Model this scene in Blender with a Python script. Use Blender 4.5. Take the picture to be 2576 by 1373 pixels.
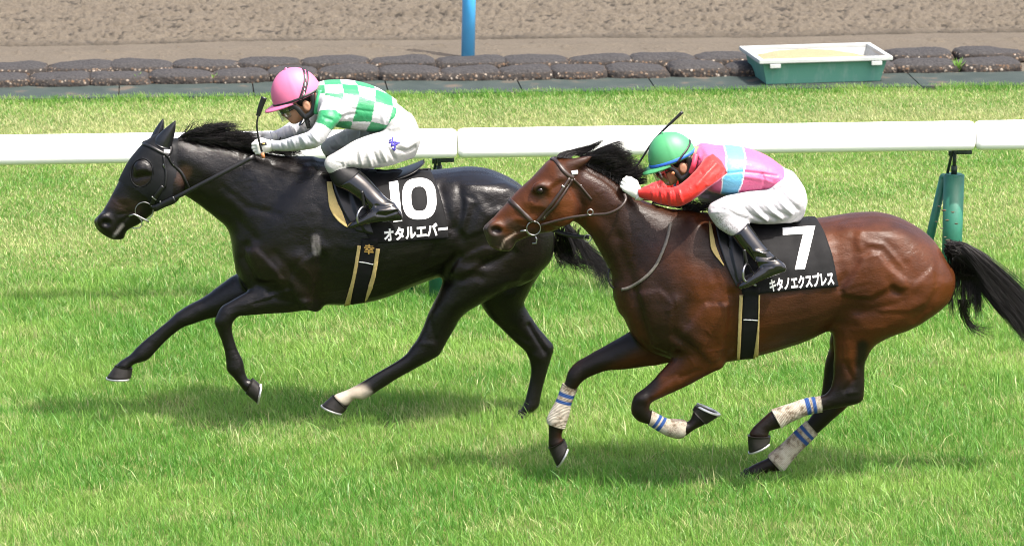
import bpy, bmesh, math, random
import numpy as np
import openvdb as vdb
from mathutils import Vector, Matrix
from mathutils.bvhtree import BVHTree
for o in list(bpy.data.objects): bpy.data.objects.remove(o)
SC = bpy.context.scene
COL = SC.collection
rng = np.random.default_rng(7)
random.seed(7)
R = math.radians
# ------------------------------------------------------------------ camera
FPX, CX, CY, WPX = 10600.0, 1288.0, 686.5, 2576.0      # traces are written in pixels of a 2576-wide picture
CAMH, YAW, PITCH = 5.5, R(4.7), R(12.3)
FW = np.array([math.sin(YAW)*math.cos(PITCH), math.cos(YAW)*math.cos(PITCH), -math.sin(PITCH)])
RT = np.array([math.cos(YAW), -math.sin(YAW), 0.0])
UP = np.cross(RT, FW)
CAMP = np.array([0.0, 0.0, CAMH])
cd = bpy.data.cameras.new('camera'); cam = bpy.data.objects.new('camera', cd); COL.objects.link(cam)
cd.sensor_width = 36.0; cd.lens = 36.0*FPX/WPX; cd.clip_start = 0.5; cd.clip_end = 3000
m = Matrix((RT, UP, -FW)).transposed().to_4x4(); m.translation = Vector(CAMP); cam.matrix_world = m
cd.dof.use_dof = True; cd.dof.focus_distance = 21.3; cd.dof.aperture_fstop = 8.0
SC.camera = cam
# ------------------------------------------------------------------ light
SUN = np.array([0.38, -0.36, 1.0]); SUN /= np.linalg.norm(SUN)
w = bpy.data.worlds.new('World'); SC.world = w; w.use_nodes = True
nt = w.node_tree; bg = nt.nodes['Background']
sky = nt.nodes.new('ShaderNodeTexSky'); sky.sky_type = 'NISHITA'; sky.sun_disc = False
sky.sun_elevation = math.asin(SUN[2]); sky.sun_rotation = math.atan2(SUN[0], SUN[1])
sky.air_density = 0.7; sky.dust_density = 6.0; sky.ozone_density = 0.3
nt.links.new(sky.outputs[0], bg.inputs[0]); bg.inputs[1].default_value = 0.15
sl = bpy.data.lights.new('sun', 'SUN'); sl.energy = 2.7; sl.angle = R(0.55); sl.color = (1.0, 0.955, 0.89)
so = bpy.data.objects.new('sun', sl); COL.objects.link(so)
so.rotation_euler = Vector(SUN).to_track_quat('Z', 'Y').to_euler(); so.location = (0, 20, 12)
SC.view_settings.view_transform = 'Standard'; SC.view_settings.look = 'None'
SC.view_settings.exposure = 1.6; SC.view_settings.gamma = 1
SC.cycles.filter_width = 1.05; SC.cycles.max_bounces = 6; SC.cycles.transparent_max_bounces = 6
# ------------------------------------------------------------------ pixel <-> world
def ray(px, py):
    d = FW + RT*((px-CX)/FPX) + UP*((CY-py)/FPX); return d
def P(px, py, Y):
    d = ray(px, py); return CAMP + d*(Y/d[1])
def G(px, py, z=0.0):
    d = ray(px, py); return CAMP + d*((z-CAMH)/d[2])
def proj(v):                                            # world points (n,3) -> trace pixels (n,2)
    q = np.asarray(v) - CAMP; dep = q@FW
    return np.stack([CX + FPX*(q@RT)/dep, CY - FPX*(q@UP)/dep], -1)
ZT = dict(I=(0, 0, 0.62891), A=(340, 440, 2.451), B=(960, 240, 2.451), C=(900, 800, 2.576), D=(1600, 600, 2.289), E=(380, 1050, 2.289),
          F=(1200, 1100, 2.288), G=(1900, 500, 2.451), H=(2450, 420, 2.368), N=(2100, 900, 2.289), J=(2750, 800, 2.113), K=(3200, 800, 1.961),
          L=(2100, 1350, 2.288), M=(2850, 1400, 2.496), T=(2800, 100, 1.9877), S=(1600, 0, 3.051), U=(0, 0, 2.1467), W=(3500, 450, 2.2886))
def c2(k, x, y):                                        # coordinates read in an enlarged crop -> trace pixels
    ox, oy, s = ZT[k]; return ((ox + x/s)*0.62891, (oy + y/s)*0.62891)
def pl(k, pts): return np.array([c2(k, *p) for p in pts])
# ------------------------------------------------------------------ object helpers
def link(o, parent=None):
    COL.objects.link(o)
    if parent is not None: o.parent = parent; o.matrix_parent_inverse = parent.matrix_world.inverted()
    return o
def tag(o, label=None, cat=None, group=None, kind=None):
    if label: o['label'] = label
    if cat: o['category'] = cat
    if group: o['group'] = group
    if kind: o['kind'] = kind
    return o
def empty(name, loc, label, cat, group=None):
    o = bpy.data.objects.new(name, None); o.empty_display_size = 0.1; o.location = loc; COL.objects.link(o)
    o.matrix_world = Matrix.Translation(Vector(loc))
    return tag(o, label, cat, group)
def mesh_np(name, v, f, mat, parent=None, smooth=True, attrs=None):
    """v (n,3); f: (m,k) array or list of arrays/lists of faces"""
    me = bpy.data.meshes.new(name)
    v = np.asarray(v, dtype=np.float32)
    if isinstance(f, np.ndarray): fl = [f]
    else: fl = f
    if fl and not isinstance(fl[0], np.ndarray):
        me.from_pydata(v.tolist(), [], [list(map(int, q)) for q in fl])
    else:
        me.vertices.add(len(v)); me.vertices.foreach_set('co', v.ravel())
        li = np.concatenate([q.ravel() for q in fl]).astype(np.int32)
        tot = np.concatenate([np.full(len(q), q.shape[1], np.int32) for q in fl])
        st = np.concatenate([[0], np.cumsum(tot)[:-1]]).astype(np.int32)
        me.loops.add(len(li)); me.loops.foreach_set('vertex_index', li)
        me.polygons.add(len(tot)); me.polygons.foreach_set('loop_start', st); me.polygons.foreach_set('loop_total', tot)
        me.update(calc_edges=True)
    me.validate()
    if smooth: me.polygons.foreach_set('use_smooth', np.ones(len(me.polygons), dtype=bool))
    for an, arr in (attrs or {}).items():
        arr = np.asarray(arr, dtype=np.float32)
        if arr.ndim == 1:
            a = me.attributes.new(an, 'FLOAT', 'POINT'); a.data.foreach_set('value', arr)
        elif arr.shape[1] == 3:
            a = me.attributes.new(an, 'FLOAT_VECTOR', 'POINT'); a.data.foreach_set('vector', arr.ravel())
    mats = mat if isinstance(mat, (list, tuple)) else [mat]
    for q in mats: me.materials.append(q)
    o = bpy.data.objects.new(name, me)
    return link(o, parent)
def bm_obj(name, bm, mat, parent=None, smooth=True):
    bmesh.ops.recalc_face_normals(bm, faces=bm.faces)
    me = bpy.data.meshes.new(name); bm.to_mesh(me); bm.free()
    if smooth: me.polygons.foreach_set('use_smooth', np.ones(len(me.polygons), dtype=bool))
    me.materials.append(mat)
    return link(bpy.data.objects.new(name, me), parent)
def catmull(pts, n):
    pts = np.asarray(pts, float)
    if len(pts) < 3:
        t = np.linspace(0, 1, n+1)[:, None]; return pts[0]*(1-t)+pts[-1]*t
    p = np.vstack([2*pts[0]-pts[1], pts, 2*pts[-1]-pts[-2]]); out = []
    for i in range(1, len(p)-2):
        t = np.linspace(0, 1, n, endpoint=False)[:, None]
        out.append(0.5*((2*p[i]) + (p[i+1]-p[i-1])*t + (2*p[i-1]-5*p[i]+4*p[i+1]-p[i+2])*t**2 + (3*p[i]-p[i-1]-3*p[i+1]+p[i+2])*t**3))
    out.append(p[-2][None]); return np.vstack(out)
def tube(v, f, pts, rad, sides=8, closed=False, flat=None):
    """append a tube along 3-D points; rad scalar or per-point; flat=(dir, ratio) squashes"""
    pts = np.asarray(pts, float); n = len(pts)
    rad = np.broadcast_to(np.asarray(rad, float), (n,))
    tg = np.gradient(pts, axis=0)
    if closed: tg = np.roll(pts, -1, 0) - np.roll(pts, 1, 0)
    tg /= np.linalg.norm(tg, axis=1)[:, None] + 1e-12
    ref = np.array([0.13, 1.0, 0.21]); b0 = len(v); th = np.linspace(0, 2*np.pi, sides, endpoint=False)
    for i in range(n):
        a = np.cross(tg[i], ref)
        if np.linalg.norm(a) < 1e-3: a = np.cross(tg[i], [1, 0, 0])
        a /= np.linalg.norm(a); b = np.cross(tg[i], a)
        for t in th: v.append(pts[i] + rad[i]*(a*math.cos(t) + b*math.sin(t)))
    for i in range(n if closed else n-1):
        for j in range(sides):
            k = (i+1) % n
            f.append((b0+i*sides+j, b0+i*sides+(j+1) % sides, b0+k*sides+(j+1) % sides, b0+k*sides+j))
    if not closed:
        f.append(tuple(b0+j for j in range(sides))[::-1]); f.append(tuple(b0+(n-1)*sides+j for j in range(sides)))
def tube_obj(name, paths, rad, mat, parent=None, sides=8, closed=False):
    v, f = [], []
    for p in paths: tube(v, f, p, rad, sides, closed)
    return mesh_np(name, v, f, mat, parent)
def box(bm, c, s, rot=None, bevel=0.0, seg=2):
    r = bmesh.ops.create_cube(bm, size=1.0); vs = r['verts']
    bmesh.ops.scale(bm, vec=Vector(s), verts=vs)
    if bevel > 0:
        es = list({e for q in vs for e in q.link_edges})
        rb = bmesh.ops.bevel(bm, geom=es, offset=bevel, segments=seg, affect='EDGES', profile=0.5)
        vs = list({q for fc in rb['faces'] for q in fc.verts} | set(q for q in vs if q.is_valid))
        vs = list({q for q in vs} | {q2 for q in vs for e in q.link_edges for q2 in e.verts})
    if rot is not None: bmesh.ops.rotate(bm, cent=(0, 0, 0), matrix=rot, verts=vs)
    bmesh.ops.translate(bm, vec=Vector(c), verts=vs)
def cone(bm, p0, p1, r0, r1, seg=24, caps=True):
    p0, p1 = Vector(p0), Vector(p1); d = p1-p0
    mt = Matrix.Translation((p0+p1)/2) @ d.to_track_quat('Z', 'Y').to_matrix().to_4x4()
    bmesh.ops.create_cone(bm, cap_ends=caps, cap_tris=False, segments=seg, radius1=r0, radius2=r1, depth=d.length, matrix=mt)
# ------------------------------------------------------------------ noise (numpy value noise)
def vnoise(x, y, seed=0):
    def h(i, j):
        a = (i.astype(np.int64)*374761393 + j.astype(np.int64)*668265263 + seed*974634777) & 0xffffffff
        a = ((a ^ (a >> 13))*1274126177) & 0xffffffff
        return ((a ^ (a >> 16)) & 0xffff)/65535.0
    xi, yi = np.floor(x), np.floor(y); u, v = x-xi, y-yi
    u = u*u*(3-2*u); v = v*v*(3-2*v)
    return (h(xi, yi)*(1-u)+h(xi+1, yi)*u)*(1-v) + (h(xi, yi+1)*(1-u)+h(xi+1, yi+1)*u)*v
def fbm(x, y, seed=0, o=4):
    s, a, t = 0, 1.0, 0
    for k in range(o): s = s + a*vnoise(x*2**k, y*2**k, seed+k); t += a; a *= 0.5
    return s/t
# ------------------------------------------------------------------ materials
class NB:
    def __init__(s, name):
        s.m = bpy.data.materials.new(name); s.m.use_nodes = True; s.t = s.m.node_tree
        s.p = s.t.nodes['Principled BSDF']; s.out = s.t.nodes['Material Output']
    def n(s, typ, **kw):
        q = s.t.nodes.new(typ)
        for k, v in kw.items(): setattr(q, k, v)
        return q
    def l(s, a, b): s.t.links.new(a, b)
    def noise(s, scale, detail=4, rough=0.6, vec=None, dist=0):
        q = s.n('ShaderNodeTexNoise'); q.inputs['Scale'].default_value = scale; q.inputs['Detail'].default_value = detail
        q.inputs['Roughness'].default_value = rough; q.inputs['Distortion'].default_value = dist
        s.l(vec if vec is not None else s.coord(), q.inputs['Vector']); return q
    def coord(s):
        if not hasattr(s, '_c'): s._c = s.n('ShaderNodeTexCoord')
        return s._c.outputs['Object']
    def scaled(s, sx, sy, sz, rot=(0, 0, 0)):
        q = s.n('ShaderNodeMapping'); q.inputs['Scale'].default_value = (sx, sy, sz); q.inputs['Rotation'].default_value = rot
        s.l(s.coord(), q.inputs['Vector']); return q.outputs[0]
    def ramp(s, fac, stops):
        q = s.n('ShaderNodeValToRGB'); e = q.color_ramp.elements
        while len(e) < len(stops): e.new(0.5)
        for k, (p, c) in enumerate(stops):
            e[k].position = p; e[k].color = (*c, 1) if len(c) == 3 else c
        s.l(fac, q.inputs[0]); return q.outputs[0]
    def mix(s, fac, a, b, mode='MIX'):
        q = s.n('ShaderNodeMix', data_type='RGBA', blend_type=mode)
        for i, v in ((0, fac), (6, a), (7, b)):
            if hasattr(v, 'is_linked') or hasattr(v, 'node'): s.l(v, q.inputs[i])
            elif i == 0: q.inputs[0].default_value = v
            else: q.inputs[i].default_value = (*v, 1)
        return q.outputs[2]
    def math(s, op, a, b=0.0, clamp=False):
        q = s.n('ShaderNodeMath', operation=op, use_clamp=clamp)
        for i, v in ((0, a), (1, b)):
            if hasattr(v, 'node'): s.l(v, q.inputs[i])
            else: q.inputs[i].default_value = v
        return q.outputs[0]
    def attr(s, name):
        q = s.n('ShaderNodeAttribute'); q.attribute_name = name; return q
    def bump(s, h, strength=0.3, dist=0.01):
        q = s.n('ShaderNodeBump'); q.inputs['Strength'].default_value = strength; q.inputs['Distance'].default_value = dist
        s.l(h, q.inputs['Height'])
        if hasattr(s, '_b'): s.l(s._b, q.inputs['Normal'])
        s._b = q.outputs[0]; s.l(s._b, s.p.inputs['Normal'])
    def set(s, col=None, rough=0.5, metal=0.0, spec=0.5, coat=0.0, sheen=0.0):
        if col is not None:
            if hasattr(col, 'node'): s.l(col, s.p.inputs['Base Color'])
            else: s.p.inputs['Base Color'].default_value = (*col, 1)
        if hasattr(rough, 'node'): s.l(rough, s.p.inputs['Roughness'])
        else: s.p.inputs['Roughness'].default_value = rough
        s.p.inputs['Metallic'].default_value = metal; s.p.inputs['Specular IOR Level'].default_value = spec
        s.p.inputs['Coat Weight'].default_value = coat; s.p.inputs['Sheen Weight'].default_value = sheen
        return s
def simple(name, col, rough=0.5, metal=0.0, spec=0.5, var=0.12, scale=30, bump=0.0, coat=0.0, bscale=None, dist=0.004):
    b = NB(name); n = b.noise(scale, 5)
    c = b.mix(b.ramp(n.outputs[0], [(0.3, (0, 0, 0)), (0.7, (1, 1, 1))]), tuple(max(0, q*(1-var)) for q in col), tuple(min(1, q*(1+var)) for q in col))
    b.set(c, rough, metal, spec, coat)
    if bump: b.bump(b.noise(bscale or scale*4, 4).outputs[0], bump, dist)
    return b.m
# ------------------------------------------------------------------ setting: ground
YB = G(1890, 1200)[1] - 0.12         # brown horse's middle plane
YK = G(1335, 1045)[1] - 0.12         # black horse's middle plane
YR = G(1100, 750)[1]                 # post line of the white rail
YE = G(1288, 237)[1]                 # far edge of the turf
YM = G(1288, 209)[1]                 # far edge of the green mat
X0, X1 = -5.0, 10.0
def plane(name, x0, x1, y0, y1, z, mat):
    return tag(mesh_np(name, [(x0, y0, z), (x1, y0, z), (x1, y1, z), (x0, y1, z)], [(0, 1, 2, 3)], mat, smooth=False), kind='structure')
b = NB('turf_soil'); n = b.noise(9, 6); n2 = b.noise(60, 4)
b.set(b.mix(n2.outputs[0], b.ramp(n.outputs[0], [(0.35, (0.11, 0.17, 0.035)), (0.65, (0.18, 0.22, 0.065))]), (0.02, 0.035, 0.008)), 0.9, spec=0.1); b.bump(n2.outputs[0], 0.6, 0.02)
plane('ground', -900, 900, -300, 1500, -0.008, b.m)
def dirt_mat():
    b = NB('dirt'); n = b.noise(2.2, 5); n2 = b.noise(45, 6, 0.7); n3 = b.noise(9, 4)
    c = b.ramp(n.outputs[0], [(0.3, (0.062, 0.0525, 0.040)), (0.7, (0.081, 0.069, 0.053))])
    c = b.mix(b.ramp(n2.outputs[0], [(0.42, (0, 0, 0)), (0.7, (1, 1, 1))]), c, (0.104, 0.089, 0.069))
    at = b.attr('wet')
    c = b.mix(at.outputs['Fac'], c, (0.021, 0.0185, 0.015))
    b.set(c, 0.95, spec=0.15); b.bump(n2.outputs[0], 0.5, 0.012); return b.m
DIRT = dirt_mat()
plane('track', -900, 900, YE-0.05, 1500, -0.004, DIRT).name = 'dirt_track_far'
def ycurve(x): return 0.05*np.sin(x*0.9+0.4) + 0.03*np.sin(x*2.3)
gx = np.arange(-6.0, 12.5, 0.013); gy = np.arange(YM-0.2, YM+7.4, 0.0125)
XX, YY = np.meshgrid(gx, gy)
YS = YM + 1.95                        # where the rough, harrowed dirt begins
rut = YY - (YM + 2.02 + ycurve(XX))
rough = np.clip((YY-(YS+ycurve(XX)+0.10*fbm(XX*3, YY*3, 5)))/0.35, 0, 1)
clod = .55*fbm(XX*9, YY*11, 11, 4)+.45*fbm(XX*2.6, YY*13, 19, 3); fine = fbm(XX*27, YY*19, 3, 2)
hz = 0.004*fbm(XX*5, YY*5, 2) + rough*(0.055*np.clip(clod-0.42, 0, 1)**1.0 + 0.06*np.clip(fine-0.35, 0, 1) + 0.012*np.sin(YY*14+2*fbm(XX*1.5, YY*1.5, 8)))
hz -= 0.05*np.exp(-(rut/0.11)**2); hz += 0.02*np.exp(-((rut+0.27)/0.09)**2)*fbm(XX*6, YY*6, 9)
scat = np.clip(fbm(XX*14, YY*9, 21, 3)-0.66, 0, 1)*np.clip((YY-YM-0.9)/0.6, 0, 1)*(1-rough); hz += 0.09*scat
wet = np.exp(-((rut-0.03)/0.14)**2)*(0.55+0.6*fbm(XX*3.2, YY*7, 14)) + rough*0.85*np.clip((0.345-fine)*12, 0, 1)  # tone darkens along the rut, in the low pits and in scattered patches
wet = np.clip(wet + rough*0.25*np.clip((0.40-fbm(XX*0.5, YY*1.5, 41))*5, 0, 1), 0, 0.95)
nx, ny = len(gx), len(gy); idx = np.arange(nx*ny).reshape(ny, nx)
q = np.stack([idx[:-1, :-1], idx[:-1, 1:], idx[1:, 1:], idx[1:, :-1]], -1).reshape(-1, 4)
tag(mesh_np('dirt_track', np.stack([XX, YY, hz], -1).reshape(-1, 3), q, DIRT, attrs={'wet': wet.ravel()}), kind='structure')
b = NB('rubber_mat'); n = b.noise(3.5, 5); n2 = b.noise(80, 3)
c = b.ramp(n.outputs[0], [(0.40, (0.024, 0.034, 0.031)), (0.56, (0.032, 0.043, 0.039)), (0.66, (0.075, 0.062, 0.048))])
b.set(c, 0.85, spec=0.2); b.bump(n2.outputs[0], 0.4, 0.006)
bm = bmesh.new()
for k in range(16): box(bm, (X0-1+k*1.02, (YE+YM)/2+0.02, 0.012), (1.012, YM-YE+0.10, 0.024), bevel=0.004)
tag(bm_obj('path', bm, b.m, smooth=False), kind='structure')
# ------------------------------------------------------------------ grass
def grass_mat(name):
    b = NB(name); at = b.attr('tint'); hh = b.attr('tip')
    sep = b.n('ShaderNodeSeparateXYZ'); b.l(at.outputs['Vector'], sep.inputs[0])
    c = b.mix(sep.outputs[0], (0.082, 0.245, 0.028), (0.238, 0.405, 0.076))
    c = b.mix(sep.outputs[1], c, (0.56, 0.52, 0.27))
    c = b.mix(hh.outputs['Fac'], b.mix(0.30, c, (0.09, 0.13, 0.03)), c)
    b.set(c, 0.42, spec=0.4)
    tr = b.n('ShaderNodeBsdfTranslucent'); b.l(c, tr.inputs[0]); mx = b.n('ShaderNodeMixShader'); mx.inputs[0].default_value = 0.5
    b.l(b.p.outputs[0], mx.inputs[1]); b.l(tr.outputs[0], mx.inputs[2]); b.l(mx.outputs[0], b.out.inputs[0]); return b.m
GRASS = grass_mat('grass_blade')
def blades(name, n, x0, x1, y0, y1, hfun, wid, lean, label, dry, dk=1.0):
    x = rng.uniform(x0, x1, n); y = rng.uniform(y0, y1, n)
    clump = fbm(x*5, y*5, 51, 3); patch = fbm(x*1.1, y*1.6, 61, 3)
    keep = rng.random(n) < 0.55 + 0.9*clump - 1.2*np.clip(fbm(x*6.1, y*9, 95, 3)-.62, 0, 1)*3
    x, y, clump, patch = x[keep], y[keep], clump[keep], patch[keep]; n = len(x)
    h = hfun(x, y, clump)*rng.uniform(0.55, 1.25, n)
    az = rng.uniform(0, 2*np.pi, n); ln = np.abs(rng.normal(lean, 0.42, n))
    bias = np.stack([np.full(n, -0.13), np.full(n, 0.05)], -1)      # the turf lies over a little along the course
    dx = np.cos(az)*ln + bias[:, 0]; dy = np.sin(az)*ln + bias[:, 1]
    fa = rng.uniform(-1.1, 1.1, n); wx, wy = np.cos(fa), np.sin(fa)
    wd = wid*rng.uniform(0.6, 1.35, n)
    V = np.zeros((n, 5, 3)); 
    for k, (s, ww) in enumerate(((0.0, 1.0), (0.55, 0.8))):
        cx_, cy_, cz = x+dx*h*s**1.6, y+dy*h*s**1.6, h*s-0.006
        V[:, 2*k] = np.stack([cx_-wx*wd*ww/2, cy_-wy*wd*ww/2, cz], -1); V[:, 2*k+1] = np.stack([cx_+wx*wd*ww/2, cy_+wy*wd*ww/2, cz], -1)
    V[:, 4] = np.stack([x+dx*h, y+dy*h, h*np.clip(1.0-0.22*ln, 0.35, 1)], -1)
    base = (np.arange(n)*5)[:, None]
    q = base + np.array([[0, 1, 3, 2]]); t = base + np.array([[2, 3, 4]])
    tuft = fbm(x*14, y*9, 71, 2)
    g = np.clip(rng.normal(0.42, 0.26, n) + 1.7*(patch-0.52) + 0.5*(clump-0.5) + 0.45*(tuft-0.5), 0, 1)
    d = np.clip((rng.random(n) < dry(x, y, patch))*rng.uniform(0.25, 0.8, n)*dk, 0, 1)
    pale = rng.random(n) < 0.035; d[pale] = rng.uniform(.35, .7, pale.sum()); g[pale] = 1
    tint = np.repeat(np.stack([g, d, g*0], -1), 5, 0); tip = np.tile([0.0, 0.0, 0.75, 0.75, 1.0], n)
    return tag(mesh_np(name, V.reshape(-1, 3), [q, t], GRASS, smooth=False, attrs={'tint': tint, 'tip': tip}), label, 'grass', kind='stuff')
blades('grass', 560000, -3.4, 7.6, 17.6, YR+0.9, lambda x, y, c: 0.026+0.040*c, 0.0037, 0.66, 'long bright green turf under the galloping horses, leaning a little', lambda x, y, p: np.clip(0.045+0.9*(fbm(x*2.3, y*3.5, 81, 3)-0.56)*3*(p > .4)+.25*np.exp(-((y-25.4)/.5)**2), 0.03, 0.45))
blades('grass', 15000, -3.4, 7.6, 17.6, YR+0.9, lambda x, y, c: 0.075+0.05*c, 0.0058, 0.55, 'taller brighter tufts standing out of the turf around the horses', lambda x, y, p: 0.08+0*x)
blades('grass', 390000, -4.0, 9.4, YR+0.7, YE, lambda x, y, c: 0.014+0.022*c, 0.0046, 0.8, 'short mown yellow-green turf verge beyond the white rail',
       lambda x, y, p: np.clip(0.26 + 0.75*np.exp(-((y-(YE-1.25))/.8)**2) + .28*np.exp(-((y-26.6)/.9)**2) + 0.6*(p-0.5), 0.10, 0.95), 1.25)
blades('grass', 19000, -4.0, 9.4, YE-0.12, YE+0.04, lambda x, y, c: 0.026+0.035*c, 0.005, 0.35, 'ragged fringe of uncut grass along the green mat', lambda x, y, p: 0.1+0*x)
# ------------------------------------------------------------------ white running rail
RAILW = simple('rail_white', (0.86, 0.86, 0.85), 0.32, var=0.025, scale=3, coat=0.3)
POSTG = simple('post_green', (0.018, 0.125, 0.082), 0.5, var=0.18, scale=12, bump=0.05)
DKMETAL = simple('dark_bracket', (0.03, 0.045, 0.04), 0.5, metal=0.5, var=0.3)
rail = empty('running_rail', (1.6, YR, 0), 'long white plastic running rail on green padded posts behind the horses', 'rail')
JX = [P(1150, 360, YR-.115)[0]-3.09, P(1150, 360, YR-.115)[0], P(2452, 340, YR-.115)[0], P(2452, 340, YR-.115)[0]+3.09]
YRL = YR-.115; ZT_, ZB_ = P(1150, 325, YRL)[2]+.002, P(1150, 396, YRL)[2]-.002
def rrect(hw, hh, r, n=6):
    out = []
    for cx_, cz_, a0 in ((hw-r, hh-r, 0), (-hw+r, hh-r, 90), (-hw+r, -hh+r, 180), (hw-r, -hh+r, 270)):
        for k in range(n+1): a = R(a0+90*k/n); out.append((cx_+r*math.cos(a), cz_+r*math.sin(a)))
    return np.array(out)
prof = rrect(0.062, (ZT_-ZB_)/2, 0.048, 7)
for xa, xb in zip(JX[:-1], JX[1:]):
    xs = [(xa+.0035, .78), (xa+.012, .92), (xa+.034, 1.0), (xb-.034, 1.0), (xb-.012, .92), (xb-.0035, .78)]
    # long panels get in-between rings so the shading stays even
    mid = [(t, 1.0) for t in np.linspace(xa+.3, xb-.3, 6)]; xs = xs[:3]+mid+xs[3:]
    V = np.vstack([np.column_stack([np.full(len(prof), x), YRL+prof[:, 0]*s, (ZT_+ZB_)/2+prof[:, 1]*s]) for x, s in xs]); mN = len(prof)
    F = [(i*mN+j, i*mN+(j+1) % mN, (i+1)*mN+(j+1) % mN, (i+1)*mN+j) for i in range(len(xs)-1) for j in range(mN)]+[tuple(range(mN)), tuple(range((len(xs)-1)*mN+mN-1, (len(xs)-1)*mN-1, -1))]
    o = mesh_np('rail_panel', V, F, RAILW, rail)
    bmx = bmesh.new(); bmx.from_mesh(o.data); bmesh.ops.recalc_face_normals(bmx, faces=bmx.faces); bmx.to_mesh(o.data); bmx.free()
for px_, py_ in ((1105, 440), (2400, 440)):
    t = P(px_, py_, YR+.02); x, z = t[0], t[2]
    bm = bmesh.new(); cone(bm, (x-.004, YR+.02, -.02), (x, YR+.02, z), .058, .062, 32)
    cone(bm, (x, YR+.02, z), (x, YR+.02, z+.006), .056, .050, 32); post = bm_obj('post', bm, POSTG, rail)
    for p in post.data.polygons: p.use_smooth = abs(p.normal.z) < .8
    bm = bmesh.new(); cone(bm, (x, YR+.02, z), (x, YR+.012, ZB_-.004), .012, .012, 12); cone(bm, (x, YR+.02, z+.005), (x, YR+.02, z+.055), .018, .018, 14)
    box(bm, (x+.012, YR-.04, ZB_-.012), (.045, .17, .02), bevel=.004); box(bm, (x+.03, YR-.10, ZB_-.016), (.10, .04, .022), bevel=.004); box(bm, (x-.035, YR-.03, ZB_-.035), (.02, .03, .03), bevel=.004); bm_obj('bracket', bm, DKMETAL, post)
    bm = bmesh.new(); cone(bm, (x-.035, YR+.06, z-.01), (x-.012, YR+.01, ZB_-.012), .009, .009, 10); bm_obj('strut', bm, DKMETAL, post)
    bm = bmesh.new(); cone(bm, (x-.165, YR+.20, -.02), (x-.050, YR+.09, z-.03), .026, .026, 24); bmesh.ops.create_uvsphere(bm, u_segments=20, v_segments=10, radius=.026, matrix=Matrix.Translation((x-.050, YR+.09, z-.03))); bm_obj('brace', bm, POSTG, rail)
# ------------------------------------------------------------------ sky-blue post of the dirt course
BLUE = simple('post_blue', (0.065, 0.38, 0.72), 0.4, var=0.06, scale=4, coat=0.2)
p0 = G(1177, 147); bm = bmesh.new(); cone(bm, (p0[0], p0[1], -.03), (p0[0]+.025, p0[1], 1.15), .054, .054, 32)
bmesh.ops.create_uvsphere(bm, u_segments=24, v_segments=12, radius=.054, matrix=Matrix.Translation((p0[0]+.025, p0[1], 1.15)))
tag(bm_obj('rail_post', bm, BLUE), 'sky blue round post standing in the sand behind the kerb bags', 'post')
# ------------------------------------------------------------------ gravel-filled kerb bags
b = NB('gravel_bag'); vo = b.n('ShaderNodeTexVoronoi'); vo.inputs['Scale'].default_value = 34; b.l(b.coord(), vo.inputs['Vector'])
vo2 = b.n('ShaderNodeTexVoronoi'); vo2.inputs['Scale'].default_value = 62; b.l(b.coord(), vo2.inputs['Vector'])
sp1 = b.n('ShaderNodeSeparateColor'); b.l(vo.outputs['Color'], sp1.inputs[0]); sp2 = b.n('ShaderNodeSeparateColor'); b.l(vo2.outputs['Color'], sp2.inputs[0])
stops = [(0.0, (.02, .019, .018)), (.25, (.035, .031, .028)), (.45, (.07, .046, .03)), (.6, (.055, .05, .045)), (.76, (.11, .066, .038)), (.9, (.17, .14, .11)), (1.0, (.28, .25, .21))]
g1 = b.ramp(sp1.outputs[0], stops); g2 = b.ramp(sp2.outputs[1], stops)
gr = b.mix(b.ramp(b.noise(22, 3).outputs[0], [(.45, (0, 0, 0)), (.55, (1, 1, 1))]), g1, g2)
gr = b.mix(b.ramp(vo.outputs['Distance'], [(.25, (0, 0, 0)), (.55, (1, 1, 1))]), gr, (.030, .027, .025))
at = b.attr('crust'); n = b.noise(16, 5, .7)
cr = b.math('ADD', at.outputs['Fac'], b.math('MULTIPLY', b.math('SUBTRACT', n.outputs[0], .5), 0.55), clamp=True)
cm = b.ramp(cr, [(.44, (0, 0, 0)), (.66, (1, 1, 1))])
b.set(b.mix(cm, gr, b.ramp(b.noise(50, 4).outputs[0], [(.3, (.026, .025, .0255)), (.7, (.048, .046, .046))])), .92, spec=.12)
b.bump(b.math('SUBTRACT', 1.0, vo.outputs['Distance']), .7, .012); b.bump(b.noise(90, 4).outputs[0], .4, .006); BAG = b.m
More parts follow.
